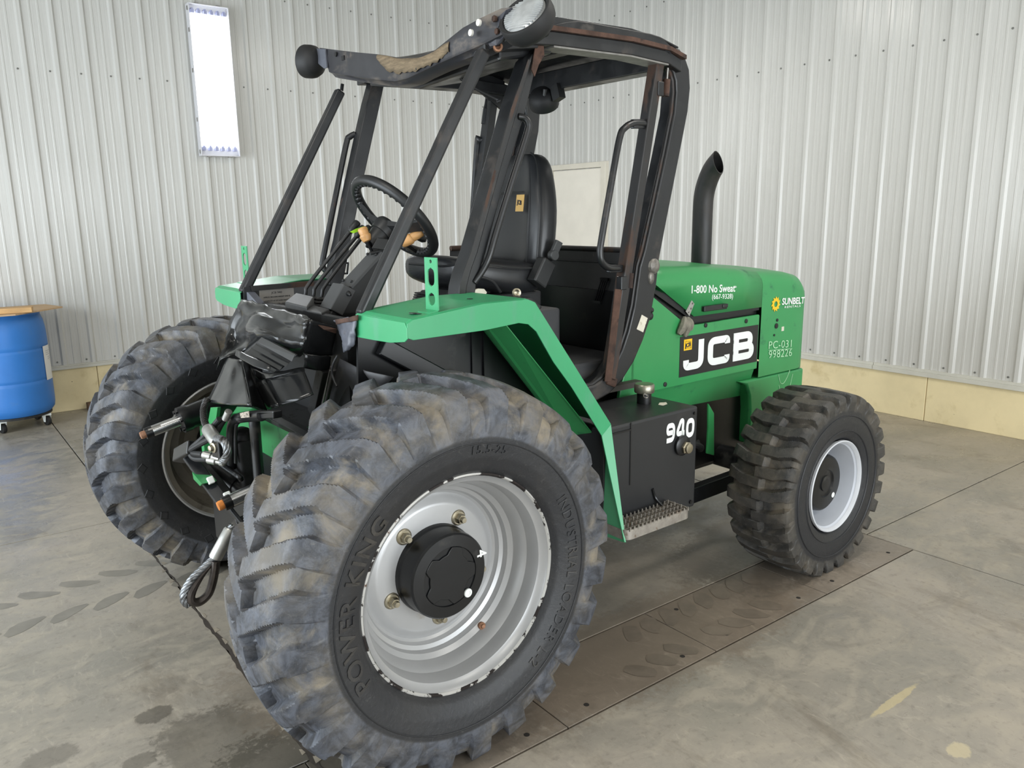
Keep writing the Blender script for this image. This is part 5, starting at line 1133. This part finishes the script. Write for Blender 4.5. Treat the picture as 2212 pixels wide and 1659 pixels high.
def rope(name, path, r, par, strands=6, pitch=.07, mat=None, n=8):
    P = smooth_path(path, 10); Lc = [0]
    for a, b in zip(P, P[1:]): Lc.append(Lc[-1] + (b - a).length)
    g = G(); u = None; fr = []
    for i, p in enumerate(P):
        t = (P[min(i + 1, len(P) - 1)] - P[max(i - 1, 0)]).normalized(); u = (t.orthogonal() if u is None else (u - t * u.dot(t))).normalized(); fr.append((p, u, t.cross(u)))
    for s in range(strands):
        g.tube([p + (a * cos(2 * pi * (s / strands + l / pitch)) + b * sin(2 * pi * (s / strands + l / pitch))) * r * .62 for (p, a, b), l in zip(fr, Lc)], r * .42, 6)
    return obj(name, g, mat or M('steel wire rope', S(120, 122, 124), .42, .85, var=.2, vscale=40), par, 60)
m_rope = M('steel wire rope', S(128, 130, 132), .42, .85, var=.2, vscale=40, layers=[(S(60, 56, 52), .55, .7, 20, 6, .7, O3)])
m_dkrope = M('greasy black wire rope', S(46, 45, 44), .4, .4, var=.2, vscale=40)
def ferrule(a, b, r, par):
    a, b = V(a), V(b); L = (b - a).length; g = G(); g.lathe([(r * .86, 0), (r, .006), (r, L - .006), (r * .9, L)], a, b - a, 24); return obj('ferrule', g, m_alu, par, 40)
c1 = rope('wire_cable', [(-0.360,1.045,1.021), (-0.380,1.027,0.989), (-0.400,0.962,0.964), (-0.410,0.891,0.939)], .0125, FK, mat=m_dkrope)
ferrule((-0.410,0.902,0.950), (-0.420,0.781,0.930), .022, c1)
rope('cable_loop', [(-0.420,0.796,0.941), (-0.430,0.701,0.960), (-0.430,0.663,0.946), (-0.430,0.671,0.914), (-0.430,0.716,0.885)], .013, c1, mat=m_rope, pitch=.09)
g = G(); g.prism([(-0.435,0.799,0.932), (-0.435,0.730,0.955), (-0.435,0.730,0.890), (-0.435,0.804,0.880)], (.03, 0, 0)); ap = obj('cable_anchor', g, m_under, c1, 0, bevel=.004)
g = G(); g.lathe([(.017, 0), (.017, .004), (.011, .006), (.010, .016), (.006, .018)], (-0.437,0.769,0.920), (-1, -.2, 0), 20); obj('anchor_bolt', g, m_zinc, c1)
c2 = rope('wire_cable', [(-0.422,0.700,0.670), (-0.437,0.700,0.651), (-0.478,0.700,0.590), (-0.508,0.700,0.556)], .012, FK, mat=m_rope)
ferrule((-0.429,0.700,0.660), (-0.489,0.700,0.574), .0215, c2)
rope('cable_loop', [(-0.491,0.700,0.575), (-0.526,0.700,0.552), (-0.564,0.700,0.526), (-0.590,0.700,0.493), (-0.594,0.700,0.464), (-0.582,0.700,0.445)], .0135, c2, mat=m_rope, pitch=.10)
g = G(); P = smooth_path([(-0.506,0.690,0.559), (-0.543,0.690,0.526), (-0.572,0.690,0.488), (-0.575,0.690,0.460), (-0.553,0.690,0.449), (-0.525,0.690,0.464), (-0.508,0.690,0.496), (-0.495,0.690,0.540), (-0.489,0.690,0.570)], 6); g.tube(P, .011, 10, rr=[.004 + .010 * min(1, i / 12) for i in range(len(P))]); obj('thimble', g, M('greasy thimble', S(64, 58, 54), .35, .5, var=.3, vscale=30), c2)
# links, small cylinder and hoses in the middle
g = G(); g.bar((-0.440,1.076,0.833), (-0.400,0.837,0.700), .022, .042); g.bar((-0.400,1.127,0.818), (-0.360,0.889,0.698), .022, .030); lk = obj('linkage_arm', g, m_frame, FK, 0, bevel=.004)
g = G(); g.bar((-0.450,1.125,0.811), (-0.430,1.006,0.864), .05, .05); g.cyl((-0.460,1.109,0.822), (-0.440,1.108,0.801), .012, 12); obj('clevis', g, m_under, lk, 0, bevel=.005)
g = G(); g.bar((-0.400,0.827,0.707), (-0.370,0.757,0.639), .05, .014); g.bar((-0.370,0.776,0.650), (-0.360,0.913,0.562), .03, .03); obj('linkage_plate', g, m_frame, lk, 0, bevel=.003)
g = G(); a, b = V((-0.360,1.076,0.768)), V((-0.300,0.946,0.701)); d = b - a; g.lathe([(.030, -.01), (.036, 0), (.036, d.length * .86), (.030, d.length * .87), (.030, d.length), (.018, d.length + .02), (.016, d.length + .12)], a, d, 28); cy = obj('lift_cylinder', g, m_frame, FK, 40)
g = G(); g.tube(smooth_path([(-0.370,0.999,0.813), (-0.350,0.931,0.791), (-0.330,0.874,0.771), (-0.320,0.883,0.756)], 5), .009, 10); obj('steel_pipe', g, m_under, cy)
for q in ([(-0.380,0.866,0.987), (-0.410,0.957,0.909), (-0.440,1.003,0.866), (-0.440,0.998,0.851), (-0.430,0.918,0.861)], [(-0.400,0.838,0.941), (-0.430,0.960,0.884), (-0.445,1.006,0.855), (-0.440,0.983,0.834), (-0.420,0.906,0.845)]):
    g = G(); g.tube(smooth_path(q, 6), .010, 10); hs = obj('hydraulic_hose', g, m_rub, FK)
    a, b = V(q[-1]), V(q[-1]) + V((.045, -.05, -.012)); g = G(); g.lathe([(.011, 0), (.014, .004), (.014, .03), (.010, .034), (.010, .046), (.013, .048), (.013, .062), (.009, .066)], a, b - a, 18); obj('hose_fitting', g, m_alu, hs, 30)
for p in ((-0.420,0.904,0.783), (-0.410,0.775,0.761)):
    g = G(); g.bar(p, V(p) + V((.004, -.012, -.022)), .014, .022); obj('white_spacer', g, m_white, lk, 0, bevel=.003)
g = G(); g.tube(smooth_path([(-0.350,0.853,1.008), (-0.370,0.883,0.966), (-0.390,0.894,0.927)], 5), .011, 10); obj('hydraulic_hose', g, m_rub, FK)
g = G(); g.cyl((-0.360,0.827,1.017), (-0.365,0.851,0.987), .012, 14); obj('hose_fitting', g, m_alu, FK)
g = G(); g.prism([(-0.450,0.991,0.784), (-0.450,0.892,0.768), (-0.440,0.951,0.742), (-0.440,1.019,0.749)], (.05, 0, 0)); obj('green_guard', g, m_green, FK, 0)
g = G(); g.box((-.30, .86, .40), (-.06, 1.30, .66)); g.cyl((-.2, .62, .62), (-.2, 1.48, .62), .035, 20); obj('mast_pivot', g, m_under, FK, 0, bevel=.01)

# ------------------------------------------------------------------ blue drum on casters, boards, wall lamp
m_blue = M('blue plastic drum', (.030, .175, .52, 1), .42, var=.06, vscale=4, layers=[(S(70, 120, 180), .62, .8, 8, 6, .5, O3)])
bx0, by0 = .560, 7.46
DR = tag(obj('drum', G().lathe([(.262, 0), (.286, .03), (.291, .06), (.2925, .10), (.293, .24), (.293, .262), (.2895, .268), (.2895, .274), (.293, .280), (.293, .30), (.2935, .40), (.293, .50), (.293, .515), (.2895, .521), (.2895, .527), (.293, .533), (.293, .56), (.291, .64), (.2885, .68), (.280, .74), (.268, .775), (.262, .79), (.268, .797), (.268, .812), (.258, .818), (.02, .818)], (bx0, by0, .125), (0, 0, 1), 64), m_blue, None, 40), 'tall blue plastic drum standing on a wheeled dolly by the left wall', 'drum')
g = G()
for a0, a1 in ((-.30, .10),):
    for k in range(9):
        a = radians(-38) + (a1 - a0) * k / 8
        g.v += [(bx0 + .2965 * cos(a), by0 + .2965 * sin(a), .385 - .0), (bx0 + .2965 * cos(a), by0 + .2965 * sin(a), .66)]
    for k in range(8): g.f.append((2 * k, 2 * k + 2, 2 * k + 3, 2 * k + 1))
dl = obj('paper_label', g, M('white paper label', S(224, 224, 222), .6, var=.03), DR, 60)
g = G()
for j, (zz, k0, k1) in enumerate(((.615, 2, 7), (.60, 2, 6), (.585, 2, 7), (.565, 4, 7), (.55, 4, 7))):
    for k in range(k0, k1):
        a = radians(-38) + .4 * k / 8; b = radians(-38) + .4 * (k + .8) / 8
        g.add([(bx0 + .2972 * cos(a), by0 + .2972 * sin(a), zz), (bx0 + .2972 * cos(b), by0 + .2972 * sin(b), zz), (bx0 + .2972 * cos(b), by0 + .2972 * sin(b), zz + .004), (bx0 + .2972 * cos(a), by0 + .2972 * sin(a), zz + .004)], [(0, 1, 2, 3)])
obj('label_print', g, M('grey print', S(150, 152, 158), .6), DR, 0)
DO = thing('drum_dolly', 'round dolly with white forked casters under the blue drum', 'dolly', (bx0, by0, 0))
g = G(); g.lathe([(.24, .100), (.262, .104), (.262, .122), (.20, .124)], (0, 0, 0), (0, 0, 1), 48); obj('dolly_ring', g, m_black, DO)
for ang in (-150, -112, -30, 45, 130):
    a = radians(ang); cx_, cy_ = (.235 * cos(a), .235 * sin(a))
    if ang == -30: cx_, cy_ = .205, -.105
    if ang == -112: cx_, cy_ = -.112, -.170
    g = G(); g.lathe([(.012, -.016), (.036, -.014), (.038, -.006), (.038, .006), (.036, .014), (.012, .016)], (cx_, cy_, .038), (.9, .4, 0), 24); cs = obj('caster_wheel', g, m_rub, DO, 40)
    g = G(); u = V((.9, .4, 0)).normalized(); w = V((-u.y, u.x, 0)); c = V((cx_, cy_, 0))
    for s in (-1, 1): g.prism([c + u * s * .021 + w * -.010 + V((0, 0, .030)), c + u * s * .021 + w * .014 + V((0, 0, .030)), c + u * s * .021 + w * .030 + V((0, 0, .088)), c + u * s * .021 + w * -.022 + V((0, 0, .088))], u * s * .003)
    g.box((cx_ - .03, cy_ - .03, .086), (cx_ + .03, cy_ + .03, .102)); obj('caster_fork', g, m_white, DO, 0, bevel=.002)
PW = tag(obj('plywood_sheet', G().prism([(-.10, 7.05, .9445), (.62, 7.03, .9445), (.985, 7.38, .9445), (.90, 7.70, .9445), (-.10, 7.70, .9445)], (0, 0, .011)), M('pale plywood', S(190, 160, 124), .7, var=.15, vscale=6, stretch=(.3, 4, 1)), None, 0), 'thin plywood sheet lying on top of the blue drum', 'board')
LB = tag(obj('lumber_block', G().prism([(.0, 7.15, .956), (.735, 7.075, .956), (.755, 7.165, .956), (.0, 7.25, .956)], (0, 0, .04)), M('sawn pine', S(204, 164, 112), .65, var=.2, vscale=5, stretch=(.4, 6, 3)), None, 0, bevel=.003), 'short pine lumber piece lying on the plywood over the drum', 'lumber')
TB = tag(obj('timber_offcut', G().box((1.12, 7.675, .001), (1.80, 7.770, .062)), M('dark brown timber', S(92, 70, 54), .8, var=.3, vscale=8, stretch=(.4, 5, 3)), None, 0, bevel=.004), 'dark brown timber offcut on the floor against the cream curb', 'timber')
# the bright six-tube fixture hung upright on the left wall
def emit(name, col, st):
    m = bpy.data.materials.new(name); m.use_nodes = True; b = m.node_tree.nodes['Principled BSDF']
    b.inputs['Base Color'].default_value = (.9, .9, .9, 1); b.inputs['Emission Color'].default_value = col; b.inputs['Emission Strength'].default_value = st; return m
WL = thing('wall_lamp', 'bright white six-tube fixture mounted upright on the left wall', 'lamp', (2.478, YL - .017, 2.20))
m_house = M('white lamp housing', S(218, 218, 222), .4, var=.02)
g = G(); g.box((-.178, -.03, 0), (.178, 0, 1.30)); g.box((-.178, -.085, 0), (-.170, -.03, 1.30)); g.box((.170, -.085, 0), (.178, -.03, 1.30)); g.box((-.17, -.085, 0), (.17, -.03, .008)); g.box((-.17, -.085, 1.292), (.17, -.03, 1.30)); obj('housing', g, m_house, WL, 0, bevel=.004)
g = G(); g.box((-.168, -.036, .10), (.168, -.031, 1.20)); obj('reflector', g, emit('lit reflector', (.93, .97, 1, 1), 2.2), WL, 0)
m_tubee = emit('lit lamp tube', (.95, .98, 1, 1), 9.0); m_sock = M('lamp socket', S(168, 172, 206), .5)
for k in range(6):
    x = -.14 + k * .056
    g = G(); g.cyl((x, -.058, .10), (x, -.058, 1.20), .013, 16); obj('lamp_tube', g, m_tubee, WL)
    g = G()
    for z in (.05, 1.222): g.box((x - .013, -.07, z), (x + .013, -.032, z + .03)); g.box((x - .007, -.066, z + .03), (x + .007, -.036, z + .042))
    obj('lamp_socket', g, m_sock, WL, 0)
g = G()
for s in (-1, 1):
    for z in (.02, .30, .72, 1.06, 1.24): g.box((s * .178 - .006, -.07, z), (s * .178 + .006, -.05, z + .035))
for x in (-.10, .09): g.box((x - .02, -.07, -.008), (x + .02, -.05, .004)); g.box((x - .02, -.07, 1.296), (x + .02, -.05, 1.308))
obj('latch', g, m_steel, WL, 0, bevel=.002)
